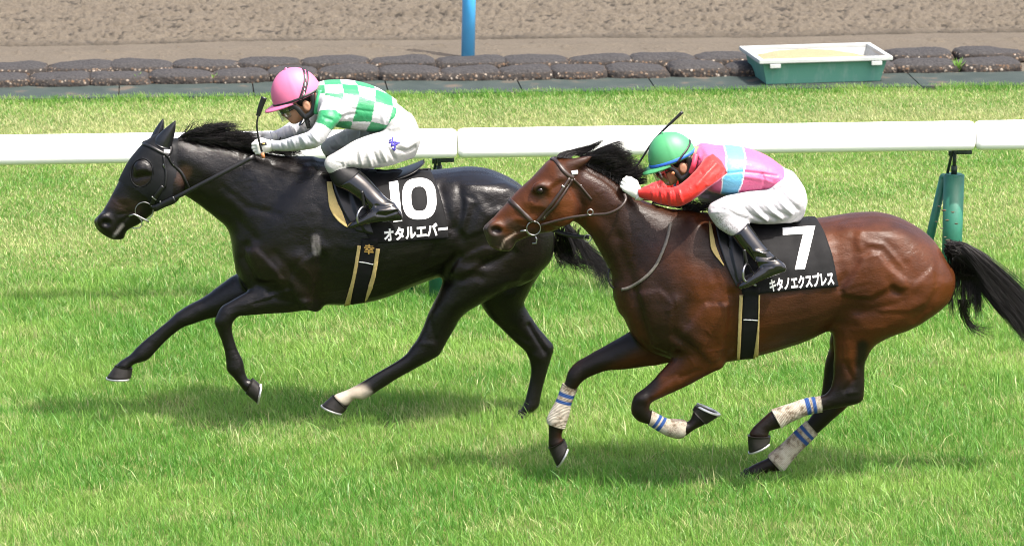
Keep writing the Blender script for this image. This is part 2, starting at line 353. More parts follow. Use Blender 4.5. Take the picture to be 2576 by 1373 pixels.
def bag(x0, x1, yt, yb, row, nth, lab):
    c = G((x0+x1)/2, yb); sc = FPX/np.linalg.norm(c-CAMP); L = (x1-x0)/sc; D_ = .36*rng.uniform(.9, 1.05)
    H = 1.3*max(.075, ((yb-yt)/sc-D_*.14)/.97)
    n1, n2 = 44, 22; th = np.linspace(0, 2*np.pi, n1, endpoint=False); ph = np.linspace(-np.pi/2, np.pi/2, n2)
    T_, Ph = np.meshgrid(th, ph); e = 2/4.0; sg = lambda a: np.sign(a)*np.abs(a)**e
    X = sg(np.cos(T_))*np.cos(Ph)**.5*L/2*1.08; Y_ = sg(np.sin(T_))*np.cos(Ph)**.5*D_/2; Z_ = np.sign(np.sin(Ph))*np.abs(np.sin(Ph))**.72*H*.80
    sd = int(abs(x0)*3+row*77); bend = rng.uniform(-.02, .02); 
    lump = 1+.24*(fbm(X*5+sd, Y_*5+Z_*4, sd, 3)-.5)
    Z_ = np.where(Z_ > 0, Z_*(1+.35*(fbm(X*4+sd*1.3, Y_*4, sd+5, 2)-.5))+X*rng.uniform(-.06, .06), Z_*.6); X *= lump; Y_ *= lump
    peb = (fbm(X*40, Y_*40+Z_*50, sd+9, 2)-.5)*.012; nrm = np.stack([X/L, Y_/D_, Z_/H], -1); nrm /= np.linalg.norm(nrm, axis=-1)[..., None]+1e-9
    rz = rng.uniform(-.05, .05); Xr = X*math.cos(rz)-Y_*math.sin(rz); Yr = X*math.sin(rz)+Y_*math.cos(rz)
    V = np.stack([c[0]+Xr, c[1]+D_*.5+Yr+bend*np.cos(X*8), H*.22+Z_], -1)+nrm*peb[..., None]
    crust = np.clip((Z_/(H*.78)-.62)*2.0+.3+.25*(nrm[..., 2]-.5), 0, 1)
    idx = np.arange(n1*n2).reshape(n2, n1); q = np.stack([idx[:-1], np.roll(idx, -1, 1)[:-1], np.roll(idx, -1, 1)[1:], idx[1:]], -1).reshape(-1, 4)
    o = mesh_np('gravel_bag', V.reshape(-1, 3), q, BAG, attrs={'crust': crust.ravel()})
    tag(o, lab, 'gravel bag', 'gravel filled kerb bags between turf and dirt')
front = [(-85, 70), (72, 226), (224, 378), (376, 540), (533, 674), (672, 802), (800, 957), (956, 1113), (1107, 1259), (1256, 1393), (1390, 1535), (1532, 1687), (1684, 1840), (1836, 1985), (1990, 2130), (2133, 2258), (2256, 2416), (2416, 2570), (2572, 2720)]
def fb(x): return np.interp(x, [0, 300, 620, 700, 1288, 1800, 2000, 2250, 2576, 2700], [229, 224, 217, 213, 211, 202, 199, 193, 187, 185])
back = [(-60, 112), (116, 282), (281, 440), (438, 604), (606, 762), (764, 930), (926, 1090), (1100, 1280), (1272, 1436), (1434, 1594), (1590, 1754), (1752, 1905), (1905, 2060), (2070, 2235), (2238, 2402), (2416, 2590), (2592, 2750)]
ORD = ['first', 'second', 'third', 'fourth', 'fifth', 'sixth', 'seventh', 'eighth', 'ninth', 'tenth', 'eleventh', 'twelfth', 'thirteenth', 'fourteenth', 'fifteenth', 'sixteenth', 'seventeenth', 'eighteenth', 'nineteenth']
hid = {13, 14, 15}
for k, (x0, x1) in enumerate(front):
    if k in (14,) or x0 > 2560: continue
    yb = float(fb((x0+x1)/2)); h_ = (28 if (x0 < 660) else 40 if x0 < 1900 else 33)+rng.uniform(-3, 3)
    where = 'front row gravel kerb bag, %s from the left edge' % ORD[k] if x1 < 1900 else 'front row gravel kerb bag right of the trough, %s one' % ORD[k-15] if k >= 15 else 'front row gravel kerb bag mostly hidden by the trough'
    bag(x0, x1, yb-h_, yb, 0, k, where)
for k, (x0, x1) in enumerate(back):
    if k in (12, 13) or x0 > 2580: continue
    yb = float(fb((x0+x1)/2))-27; h_ = (26 if (x0 < 660) else 30)+rng.uniform(-3, 3)
    where = 'back row gravel kerb bag sunk in sand, %s from the left edge' % ORD[k] if k < 12 else 'back row gravel kerb bag right of the trough, %s one' % ORD[k-14]
    bag(x0, x1, yb-h_, yb, 1, k, where)
# ------------------------------------------------------------------ trough with sand
b = NB('trough_green'); n = b.noise(5, 4); n2 = b.noise(1, 5, vec=b.scaled(14, 14, 2.5))
c = b.mix(b.ramp(n2.outputs[0], [(.5, (0, 0, 0)), (.8, (1, 1, 1))]), (.095, .27, .205), (.20, .33, .28)); c = b.mix(b.ramp(n.outputs[0], [(.6, (0, 0, 0)), (.8, (.5, .5, .5))]), c, (.24, .29, .265)); b.set(c, .55); TRG = b.m
TRW = simple('trough_grey', (.36, .385, .375), .55, var=.15, scale=6)
SANDM = simple('pale_sand', (.27, .20, .12), .95, spec=.1, var=.2, scale=90, bump=.5, dist=.006)
tl = G(1914, 219); tr_ = G(2217, 218.5); ang = R(5.5); TM = Matrix.Translation(((tl[0]+tr_[0])/2, tl[1]+.27, 0.026)) @ Matrix.Rotation(ang, 4, 'Z')
Lb, Wb, Lt, Wt, Hh = .450, .26, .492, .305, .180
trough = empty('trough', TM.translation, 'open green plastic trough with a pale grey rim at the turf edge', 'trough')
def ring(hx, hy, z): return [TM @ Vector((sx*hx, sy*hy, z)) for sx, sy in ((-1, -1), (1, -1), (1, 1), (-1, 1))]
V = ring(Lb, Wb, 0)+ring(Lt, Wt, Hh); F = [(3, 2, 1, 0)]+[(k, (k+1) % 4, 4+(k+1) % 4, 4+k) for k in range(4)]
mesh_np('trough_body', [tuple(v) for v in V], F, TRG, trough, smooth=False)
V = ring(Lt-.002, Wt-.002, Hh+.002)+ring(Lb-.01, Wb-.01, .012); F = [(k, (k+1) % 4, 4+(k+1) % 4, 4+k) for k in range(4)]+[(4, 5, 6, 7)]
mesh_np('liner', [tuple(v) for v in V], [tuple(reversed(f)) for f in F[:4]]+[F[4]], TRW, trough, smooth=False)
ro, ri = (Lt+.035, Wt+.035), (Lt-.006, Wt-.006)
V = ring(*ro, Hh-.012)+ring(*ro, Hh+.022)+ring(*ri, Hh+.022)+ring(*ri, Hh-.012)
F = [(a*4+k, a*4+(k+1) % 4, ((a+1) % 4)*4+(k+1) % 4, ((a+1) % 4)*4+k) for a in range(4) for k in range(4)]
o = mesh_np('rim', [tuple(v) for v in V], F, TRW, trough, smooth=False)
bv = o.modifiers.new('edge', 'BEVEL'); bv.width = .007; bv.segments = 2
bm = bmesh.new()
bm.free()
for sx in (-.40, .40):
    bm = bmesh.new(); box(bm, (sx, -Wt-.026, Hh-.030), (.085, .02, .034), bevel=.005)
    for q in bm.verts: q.co = TM @ q.co
    bm_obj('tab', bm, TRW, trough, smooth=False)
n = 34; U_, V_ = np.meshgrid(np.linspace(-1, 1, n), np.linspace(-1, 1, n)); rr = np.hypot(U_+.15, V_*.9-.1)
Zs = .10+.12*np.clip(1.1-rr*.85, 0, 1)**.8+.012*fbm(U_*6, V_*6, 4); Zs[np.abs(U_) > .97] -= .01
sp = np.array([tuple(TM @ Vector((u*.462, v_*.268, z))) for u, v_, z in zip(U_.ravel(), V_.ravel(), np.minimum(Zs, .185).ravel())])
idx = np.arange(n*n).reshape(n, n); q = np.stack([idx[:-1, :-1], idx[:-1, 1:], idx[1:, 1:], idx[1:, :-1]], -1).reshape(-1, 4)
tag(mesh_np('sand_heap', sp, q, SANDM), 'mound of pale dry sand heaped inside the green trough', 'sand')
# weeds sprouting between the bags
def weed(px, py, n, h, lab):
    c = G(px, py); v, f, tint, tip = [], [], [], []
    for _ in range(n):
        a = rng.uniform(0, 6.28); l = h*rng.uniform(.5, 1.1); ln = rng.uniform(.1, .8); o_ = rng.normal(0, .008, 2); b0 = len(v)
        d = np.array([math.cos(a)*ln, math.sin(a)*ln, 1]); s = np.array([math.cos(a+1.57), math.sin(a+1.57), 0])*.006; r0 = np.array([c[0]+o_[0], c[1]+o_[1], .02])
        for t, w_ in ((0, .6), (.5, 1)): v += [r0+d*l*t-s*w_, r0+d*l*t+s*w_]
        v.append(r0+d*l*np.array([1.2, 1.2, .9])); f += [(b0, b0+1, b0+3, b0+2), (b0+2, b0+3, b0+4)]; tint += [(.55, 0, 0)]*5; tip += [0, 0, .8, .8, 1]
    tag(mesh_np('weed', v, f, GRASS, smooth=False, attrs={'tint': np.array(tint), 'tip': np.array(tip)}), lab, 'weed', 'weeds between the kerb bags')
weed(2408, 186, 40, .11, 'bushy green weed between kerb bags right of the trough'); weed(540, 214, 12, .08, 'thin grass weed at the foot of the fourth kerb bag'); weed(350, 216, 10, .09, 'small grass weed between kerb bags at the left')

# ------------------------------------------------------------------ turf thrown up behind the brown horse
CLOD = simple('turf_soil_clod', (.05, .04, .022), .95, var=.5, scale=80)
for wx, wy, r_ in ((585, 860, .009), (628, 895, .016), (712, 912, .012), (745, 1018, .011), (660, 985, .013), (668, 1170, .018), (640, 1140, .010), (560, 1000, .008), (610, 1060, .010)):
    bm = bmesh.new(); bmesh.ops.create_icosphere(bm, subdivisions=2, radius=r_*.55); c = P(*c2('W', wx, wy), YB+.45)
    for q in bm.verts: q.co = q.co*(1+.5*(rng.random()-.5)); q.co.x *= 1.5; q.co.z *= .6; q.co += Vector(c)
    tag(bm_obj('turf_clod', bm, CLOD), 'tiny clod of turf flying in front of the right-hand green rail post', 'turf clod', 'turf clods thrown up behind the brown horse')
# ------------------------------------------------------------------ signed-distance modelling
VX = 0.008; HWV = 8.0
def stations(Y, groups, sub=5):
    """groups: list of (crop key, [(ax,ay,bx,by,w,yoff), ...]); a-b is the outline pair, w the lateral half width in metres (None: from the outline)"""
    out = []
    for key, rows in groups:
        for r in rows:
            ax, ay, bx, by = r[:4]; w_ = r[4] if len(r) > 4 else None; yo = r[5] if len(r) > 5 else 0.0
            a = P(*c2(key, ax, ay), Y+yo); b_ = P(*c2(key, bx, by), Y+yo)
            if w_ is None: w_ = 0.72*np.linalg.norm(a-b_)/2
            elif w_ < 0: w_ = -w_*np.linalg.norm(a-b_)/2
            out.append(np.concatenate([a, b_, [w_]]))
    return catmull(out, sub)
def loft(S, m=26, p=2.0, ends=(0.5, 0.5)):
    c = (S[:, 0:3]+S[:, 3:6])/2; h = (S[:, 0:3]-S[:, 3:6])/2; wv = S[:, 6]
    th = np.linspace(0, 2*np.pi, m, endpoint=False); ct, s_ = np.cos(th), np.sin(th)
    ct = np.sign(ct)*np.abs(ct)**(2/p); s_ = np.sign(s_)*np.abs(s_)**(2/p)
    V = c[:, None]+h[:, None]*ct[None, :, None]; V[:, :, 1] += wv[:, None]*s_[None]
    n = len(S); V = V.reshape(-1, 3)
    i = np.arange(n-1)[:, None]*m; j = np.arange(m)[None]; k = (np.arange(m)+1)[None] % m
    q = np.stack([i+j, i+k, i+m+k, i+m+j], -1).reshape(-1, 4)
    rings = [V]; tri = []; base = len(V)
    for end, row, nb in ((0, 0, 1), (1, n-1, n-2)):
        d = c[row]-c[nb]; d = d/(np.linalg.norm(d)+1e-9); r = min(np.linalg.norm(h[row]), wv[row])
        ring = V[row*m:(row+1)*m]; prev = row*m
        for s in (0.75,):
            nr = c[row]+(ring-c[row])*s+d*r*ends[end]*0.7; rings.append(nr)
            jj = np.arange(m); q2 = np.stack([prev+jj, prev+(jj+1) % m, base+(jj+1) % m, base+jj], -1); q = np.vstack([q, q2]); prev = base; base += m
        rings.append((c[row]+d*r*ends[end])[None]); jj = np.arange(m); tri.append(np.stack([prev+jj, prev+(jj+1) % m, np.full(m, base)], -1)); base += 1
    return np.vstack(rings).astype(np.float32), q.astype(np.uint32), np.vstack(tri).astype(np.uint32)
class Field:
    def __init__(s, lo, hi, vx=VX):
        s.vx = vx; s.i0 = np.floor(np.asarray(lo)/vx).astype(int)-10; s.n = np.ceil(np.asarray(hi)/vx).astype(int)+10-s.i0
        s.bgv = vx*HWV; s.a = np.full(tuple(s.n), s.bgv, np.float32)
        s.tr = vdb.createLinearTransform(voxelSize=vx)
    def sl(s, lo, hi, pad):
        l = np.clip(np.floor(np.asarray(lo)/s.vx).astype(int)-pad-s.i0, 0, s.n); h = np.clip(np.ceil(np.asarray(hi)/s.vx).astype(int)+pad-s.i0, 0, s.n)
        return l, h
    def sdf(s, mesh):
        v, q, t = mesh
        g = vdb.FloatGrid.createLevelSetFromPolygons(v, triangles=t, quads=q, transform=s.tr, halfWidth=HWV)
        l, h = s.sl(v.min(0), v.max(0), 10); arr = np.zeros(tuple(h-l), np.float32); g.copyToArray(arr, ijk=tuple(int(x) for x in (l+s.i0)))
        return l, h, arr
    def add(s, mesh, k=0.03):
        l, h, b_ = s.sdf(mesh); S = tuple(slice(x, y) for x, y in zip(l, h)); a = s.a[S]
        hh = np.clip(0.5+0.5*(b_-a)/k, 0, 1) if k > 0 else (b_ > a).astype(np.float32)
        s.a[S] = b_*(1-hh)+a*hh-k*hh*(1-hh)
    def grid_pts(s, l, h):
        ax = [(np.arange(l[d], h[d])+s.i0[d])*s.vx for d in range(3)]; return np.meshgrid(*ax, indexing='ij')
    def ell_sdf(s, c, r, rot=None, pad=10):
        c = np.asarray(c, float); r = np.asarray(r, float); R_ = r.max()
        l, h = s.sl(c-R_, c+R_, pad); X, Y, Zz = s.grid_pts(l, h); p = np.stack([X-c[0], Y-c[1], Zz-c[2]], -1)
        if rot is not None: p = p@np.asarray(rot)
        k0 = np.linalg.norm(p/r, axis=-1); k1 = np.linalg.norm(p/(r*r), axis=-1)+1e-9
        return l, h, (k0*(k0-1)/k1).astype(np.float32)
    def ell(s, c, r, k=0.02, rot=None, sub=False):
        l, h, b_ = s.ell_sdf(c, r, rot); S = tuple(slice(x, y) for x, y in zip(l, h)); a = s.a[S]
        if not sub:
            hh = np.clip(0.5+0.5*(b_-a)/k, 0, 1); s.a[S] = b_*(1-hh)+a*hh-k*hh*(1-hh)
        else:
            hh = np.clip(0.5-0.5*(a+b_)/k, 0, 1); s.a[S] = a*(1-hh)-b_*hh+k*hh*(1-hh)
    def blur(s, n=1):
        for _ in range(n):
            for d in range(3): s.a = 0.25*np.roll(s.a, 1, d)+0.5*s.a+0.25*np.roll(s.a, -1, d)
    def mesh(s, iso=0.0):
        g = vdb.FloatGrid(s.bgv); g.transform = s.tr
        g.copyFromArray(np.ascontiguousarray(s.a), ijk=tuple(int(x) for x in s.i0)); g.gridClass = vdb.GridClass.LEVEL_SET
        v, q = g.convertToQuads(isovalue=iso); q = q.astype(np.int64)
        n = vnormals(v, q)
        # outward check by volume
        a, b_, c = v[q[:, 0]], v[q[:, 1]], v[q[:, 2]]; d = v[q[:, 3]]
        vol = np.einsum('ij,ij->', a, np.cross(b_, c)) + np.einsum('ij,ij->', a, np.cross(c, d))
        if vol < 0: q = q[:, ::-1]
        return v.astype(np.float64), q
def vnormals(v, q):
    fn = np.cross(v[q[:, 2]]-v[q[:, 0]], v[q[:, 3]]-v[q[:, 1]]); n = np.zeros_like(v, dtype=float)
    for k in range(4): np.add.at(n, q[:, k], fn)
    return n/(np.linalg.norm(n, axis=1)[:, None]+1e-12)
def seg_dist(p, line):
    """distance from 2-D points to a polyline"""
    d = np.full(len(p), 1e9); line = np.asarray(line, float)
    if len(line) == 1: return np.linalg.norm(p-line[0], axis=1)
    for a, b_ in zip(line[:-1], line[1:]):
        ab = b_-a; t = np.clip(((p-a)@ab)/(ab@ab+1e-9), 0, 1); d = np.minimum(d, np.linalg.norm(p-a-t[:, None]*ab, axis=1))
    return d
def side_px(v, Y):
    """trace pixels of the near side; far-side points are mirrored to the near side first, so both flanks get the same relief"""
    u = v.copy(); far = u[:, 1] > Y; u[far, 1] = 2*Y-u[far, 1]; return proj(u)
def relief(v, q, Y, strokes, mirror=True, ylim=None):
    n = vnormals(v, q); p = side_px(v, Y) if mirror else proj(v)
    wt = np.clip(np.abs(n[:, 1])*1.6-0.15, 0, 1)
    if not mirror: wt = np.clip(-n[:, 1]*1.6-0.15, 0, 1)
    if ylim is not None: wt = wt*((v[:, 1] > Y+ylim[0]) & (v[:, 1] < Y+ylim[1]))
    d = np.zeros(len(v))
    for key, line, wpx, amp in strokes: kk = 1.7 if key == 'K' else 1.35; d += (amp*.55 if key == 'K' else amp*.95)*np.exp(-(seg_dist(p, pl(key, line))/(wpx*kk))**2)
    return v+n*(d*wt)[:, None]
def lobes(v, q, Y, L_):
    n = vnormals(v, q); p = side_px(v, Y); wt = np.clip(np.abs(n[:, 1])*1.6-.15, 0, 1); d = np.zeros(len(v))
    for key, poly, amp, soft in L_:
        pp = pl(key, poly); i = inpoly(p, pp); s_ = np.zeros(len(v)); s_[i] = np.clip(seg_dist(p[i], np.vstack([pp, pp[:1]]))/soft, 0, 1); d += amp*s_*s_*(3-2*s_)
    return v+n*(d*wt)[:, None]
def inpoly(p, poly):
    x, y = p[:, 0], p[:, 1]; r = np.zeros(len(p), bool); n = len(poly)
    for i in range(n):
        (x1, y1), (x2, y2) = poly[i], poly[(i+1) % n]; c = ((y1 > y) != (y2 > y)) & (x < (x2-x1)*(y-y1)/(y2-y1+1e-12)+x1); r ^= c
    return r
def rough_skin(v, q, Y):
    n = vnormals(v, q); x, z = v[:, 0]*1.0+v[:, 2]*.5, v[:, 2]-v[:, 0]*.3; k = .0028*(fbm(x*7, z*14+v[:, 1]*3, 101, 3)-.5)+.0012*(np.abs(fbm(x*16, z*26, 111, 2)-.5)*2-.3); return v+n*k[:, None]
def spread(v, q, fields, it):
    e = np.vstack([q[:, [0, 1]], q[:, [1, 2]], q[:, [2, 3]], q[:, [3, 0]]])
    for _ in range(it):
        s = np.zeros_like(v); c = np.zeros(len(v)); np.add.at(s, e[:, 0], v[e[:, 1]]); np.add.at(s, e[:, 1], v[e[:, 0]]); np.add.at(c, e[:, 0], 1); np.add.at(c, e[:, 1], 1)
        v = 0.5*v+0.5*s/c[:, None]
    return v
def bvh_of(*vq):
    vs, fs, b0 = [], [], 0
    for v, q in vq: vs.append(v); fs += (np.asarray(q)+b0).tolist(); b0 += len(v)
    return BVHTree.FromPolygons(np.vstack(vs).tolist(), fs)
def hit(bvh, px, py, off=0.004, fallY=None):
    """the point of a built surface seen at a trace pixel, lifted off it by off metres"""
    d = ray(px, py); d = d/np.linalg.norm(d); r = bvh.ray_cast(Vector(CAMP), Vector(d))
    if r[0] is None:
        return (P(px, py, fallY), np.array([0, -1.0, 0])) if fallY is not None else (None, None)
    nn = np.array(r[1]); 
    if nn@d > 0: nn = -nn
    return np.array(r[0])+nn*off, nn
def strap(v, f, bvh, line, wpx=None, width=0.02, thick=0.004, off=0.003, fallY=None, n=6, closed=False):
    """a flat leather strap lying on a surface along a traced line"""
    L = catmull(line, n); pts, nor = [], []
    for x, y in L:
        p_, n_ = hit(bvh, x, y, off, fallY)
        if p_ is not None: pts.append(p_); nor.append(n_)
    pts, nor = np.array(pts), np.array(nor)
    if len(pts) > 4:
        for _ in range(2):
            pts[1:-1] = 0.25*pts[:-2]+0.5*pts[1:-1]+0.25*pts[2:]; nor[1:-1] = nor[:-2]+nor[1:-1]+nor[2:]; nor /= np.linalg.norm(nor, axis=1)[:, None]
    ribbon(v, f, pts, nor, width, thick)
def ribbon(v, f, pts, nor, width, thick):
    pts = np.asarray(pts, float); nor = np.asarray(nor, float); n = len(pts); b0 = len(v); width = np.broadcast_to(width, (n,))
    tg = np.gradient(pts, axis=0); tg /= np.linalg.norm(tg, axis=1)[:, None]+1e-12
    sd = np.cross(tg, nor); sd /= np.linalg.norm(sd, axis=1)[:, None]+1e-12
    for i in range(n):
        w2 = width[i]/2
        for a, b_ in ((-1, -0.3), (-0.85, 1), (0.85, 1), (1, -0.3), (0.85, -1), (-0.85, -1)): v.append(pts[i]+sd[i]*a*w2+nor[i]*b_*thick/2)
    for i in range(n-1):
        for j in range(6): f.append((b0+i*6+j, b0+i*6+(j+1) % 6, b0+(i+1)*6+(j+1) % 6, b0+(i+1)*6+j))
    f.append(tuple(range(b0+5, b0-1, -1))); f.append(tuple(b0+(n-1)*6+j for j in range(6)))
def hair(name, strands, mat, parent, r0=0.0016, seg=9):
    """strands: list of control-point arrays (4,3); one mesh of tapering three-sided hairs"""
    S = np.asarray(strands); n = len(S); t = np.linspace(0, 1, seg)[None, :, None]
    p = ((1-t)**3*S[:, None, 0]+3*(1-t)**2*t*S[:, None, 1]+3*(1-t)*t*t*S[:, None, 2]+t**3*S[:, None, 3])
    tg = np.gradient(p, axis=1); tg /= np.linalg.norm(tg, axis=2)[..., None]+1e-12
    a = np.cross(tg, np.array([0.2, 1, 0.1])); a /= np.linalg.norm(a, axis=2)[..., None]+1e-12; b_ = np.cross(tg, a)
    rr = (r0*(1-0.85*t**1.5))*rng.uniform(0.7, 1.3, (n, 1, 1))
    V = np.stack([p+rr*(a*math.cos(k*2.094)+b_*math.sin(k*2.094)) for k in range(3)], 2).reshape(-1, 3)
    base = (np.arange(n)*seg*3)[:, None, None]; i = (np.arange(seg-1)*3)[None, :, None]; j = np.arange(3)[None, None]
    k = (j+1) % 3; q = np.stack(np.broadcast_arrays(base+i+j, base+i+k, base+i+3+k, base+i+3+j), -1).reshape(-1, 4)
    return mesh_np(name, V, q, mat, parent)
def hoof(Y, key, cor, sole, yo, mat, shoe, parent):
    S = stations(Y+yo, [(key, [(*cor, -0.80), tuple((c*0.5+s*0.5) for c, s in zip(cor, sole))+(-0.84,), (*sole, -0.86)])], 3)
    v, q, t = loft(S, 24, 2.2, (0.0, 0.02)); o = mesh_np('hoof', v, [q.astype(int), t.astype(int)], mat, parent)
    a, b_ = S[-1, :3], S[-1, 3:6]; c = (a+b_)/2; h = (a-b_)/2; wv = S[-1, 6]; ax = c-(S[0, :3]+S[0, 3:6])/2; lat = np.array([0, 1.0, 0])
    nrm = np.cross(h, lat); nrm /= np.linalg.norm(nrm); nrm *= np.sign(nrm@ax)
    pts = [c+h*math.cos(x)*0.94+lat*wv*math.sin(x)*0.94+nrm*0.006 for x in np.linspace(-2.5, 2.5, 22)]
    vv, ff = [], []; ribbon(vv, ff, pts, [nrm]*22, 0.02, 0.009); mesh_np('horseshoe', vv, ff, shoe, o, smooth=False)
    return o
# ------------------------------------------------------------------ coats
def coat_mat(name, rough=0.36, bumpk=0.25, spec=0.5, wetc=0.27):
    b = NB(name); at = b.attr('coat'); sw = b.attr('sweat')
    hairs = b.noise(1.0, 3, 0.6, vec=b.scaled(60, 200, 200)); n = b.noise(14, 5); sp = b.noise(95, 5, 0.75)
    lf = b.noise(3.2, 3); c = b.mix(b.ramp(n.outputs[0], [(0.3, (0, 0, 0)), (0.72, (1, 1, 1))]), b.mix(0.2, at.outputs['Color'], (0.0, 0.0, 0.0)), b.mix(1.0, at.outputs['Color'], (1.12, 1.05, 1.0), 'MULTIPLY'))
    c = b.mix(b.ramp(lf.outputs[0], [(.35, (0, 0, 0)), (.68, (1, 1, 1))]), b.mix(1.0, c, (.78, .74, .72), 'MULTIPLY'), b.mix(1.0, c, (1.18, 1.16, 1.12), 'MULTIPLY'))
    r = b.math('ADD', b.math('MULTIPLY', sp.outputs[0], 0.34), rough-0.17)
    r = b.math('SUBTRACT', r, b.math('MULTIPLY', sw.outputs['Fac'], wetc))
    b.set(c, r, spec=spec, sheen=0.0)
    b.bump(hairs.outputs[0], bumpk, 0.002); b.bump(sp.outputs[0], 0.30, 0.003); gn = b.noise(260, 3, .7); b.bump(gn.outputs[0], 0.35, 0.0015)
    v = b.noise(7, 4, 0.6, dist=1.2); b.bump(v.outputs[0], 0.10, 0.012); cr_ = b.noise(1.0, 4, .62, vec=b.scaled(26, 30, 64, (0, .5, 0)), dist=1.4); b.bump(cr_.outputs[0], 0.30, 0.006); return b.m
COAT_BAY = coat_mat('bay_coat', 0.40, 0.22, 0.22)
COAT_BLACK = coat_mat('black_coat', 0.32, 0.22, 0.30)
b = NB('horse_hair'); hn = b.noise(60, 3); b.set(b.ramp(hn.outputs[0], [(0.3, (0.003, 0.0026, 0.0026)), (0.75, (0.010, 0.008, 0.0075))]), 0.42, spec=0.3); HAIR = b.m
HOOF = simple('hoof_horn', (0.013, 0.0115, 0.010), 0.5, spec=.25, var=0.5, scale=25, bump=0.2)
STEEL = simple('worn_steel', (0.30, 0.30, 0.31), 0.32, metal=1.0, var=0.1)
ALU = simple('horseshoe_metal', (0.42, 0.42, 0.42), 0.4, metal=0.8, var=0.2)
EYE = simple('eye_dark', (0.008, 0.005, 0.004), 0.12, spec=.35, var=0.1)
def paint(v, Y, base, blobs):
    """coat colour per vertex: blobs = (crop, line, width px, colour, strength, (ymin,ymax) about the middle plane or None)"""
    p = side_px(v, Y); c = np.tile(np.asarray(base, float), (len(v), 1))
    for key, line, wpx, colr, k, yl in blobs:
        a = k*np.exp(-(seg_dist(p if yl is None else proj(v), pl(key, line))/wpx)**4)
        if yl is not None: a = a*((v[:, 1] > Y+yl[0]) & (v[:, 1] < Y+yl[1]))
        c = c*(1-a[:, None])+np.asarray(colr)*a[:, None]
    return c
def sweat_of(v, Y, lines):
    p = side_px(v, Y); s = np.zeros(len(v))
    for key, line, wpx, k in lines: s = np.maximum(s, k*np.exp(-(seg_dist(p, pl(key, line))/wpx)**2))
    return s
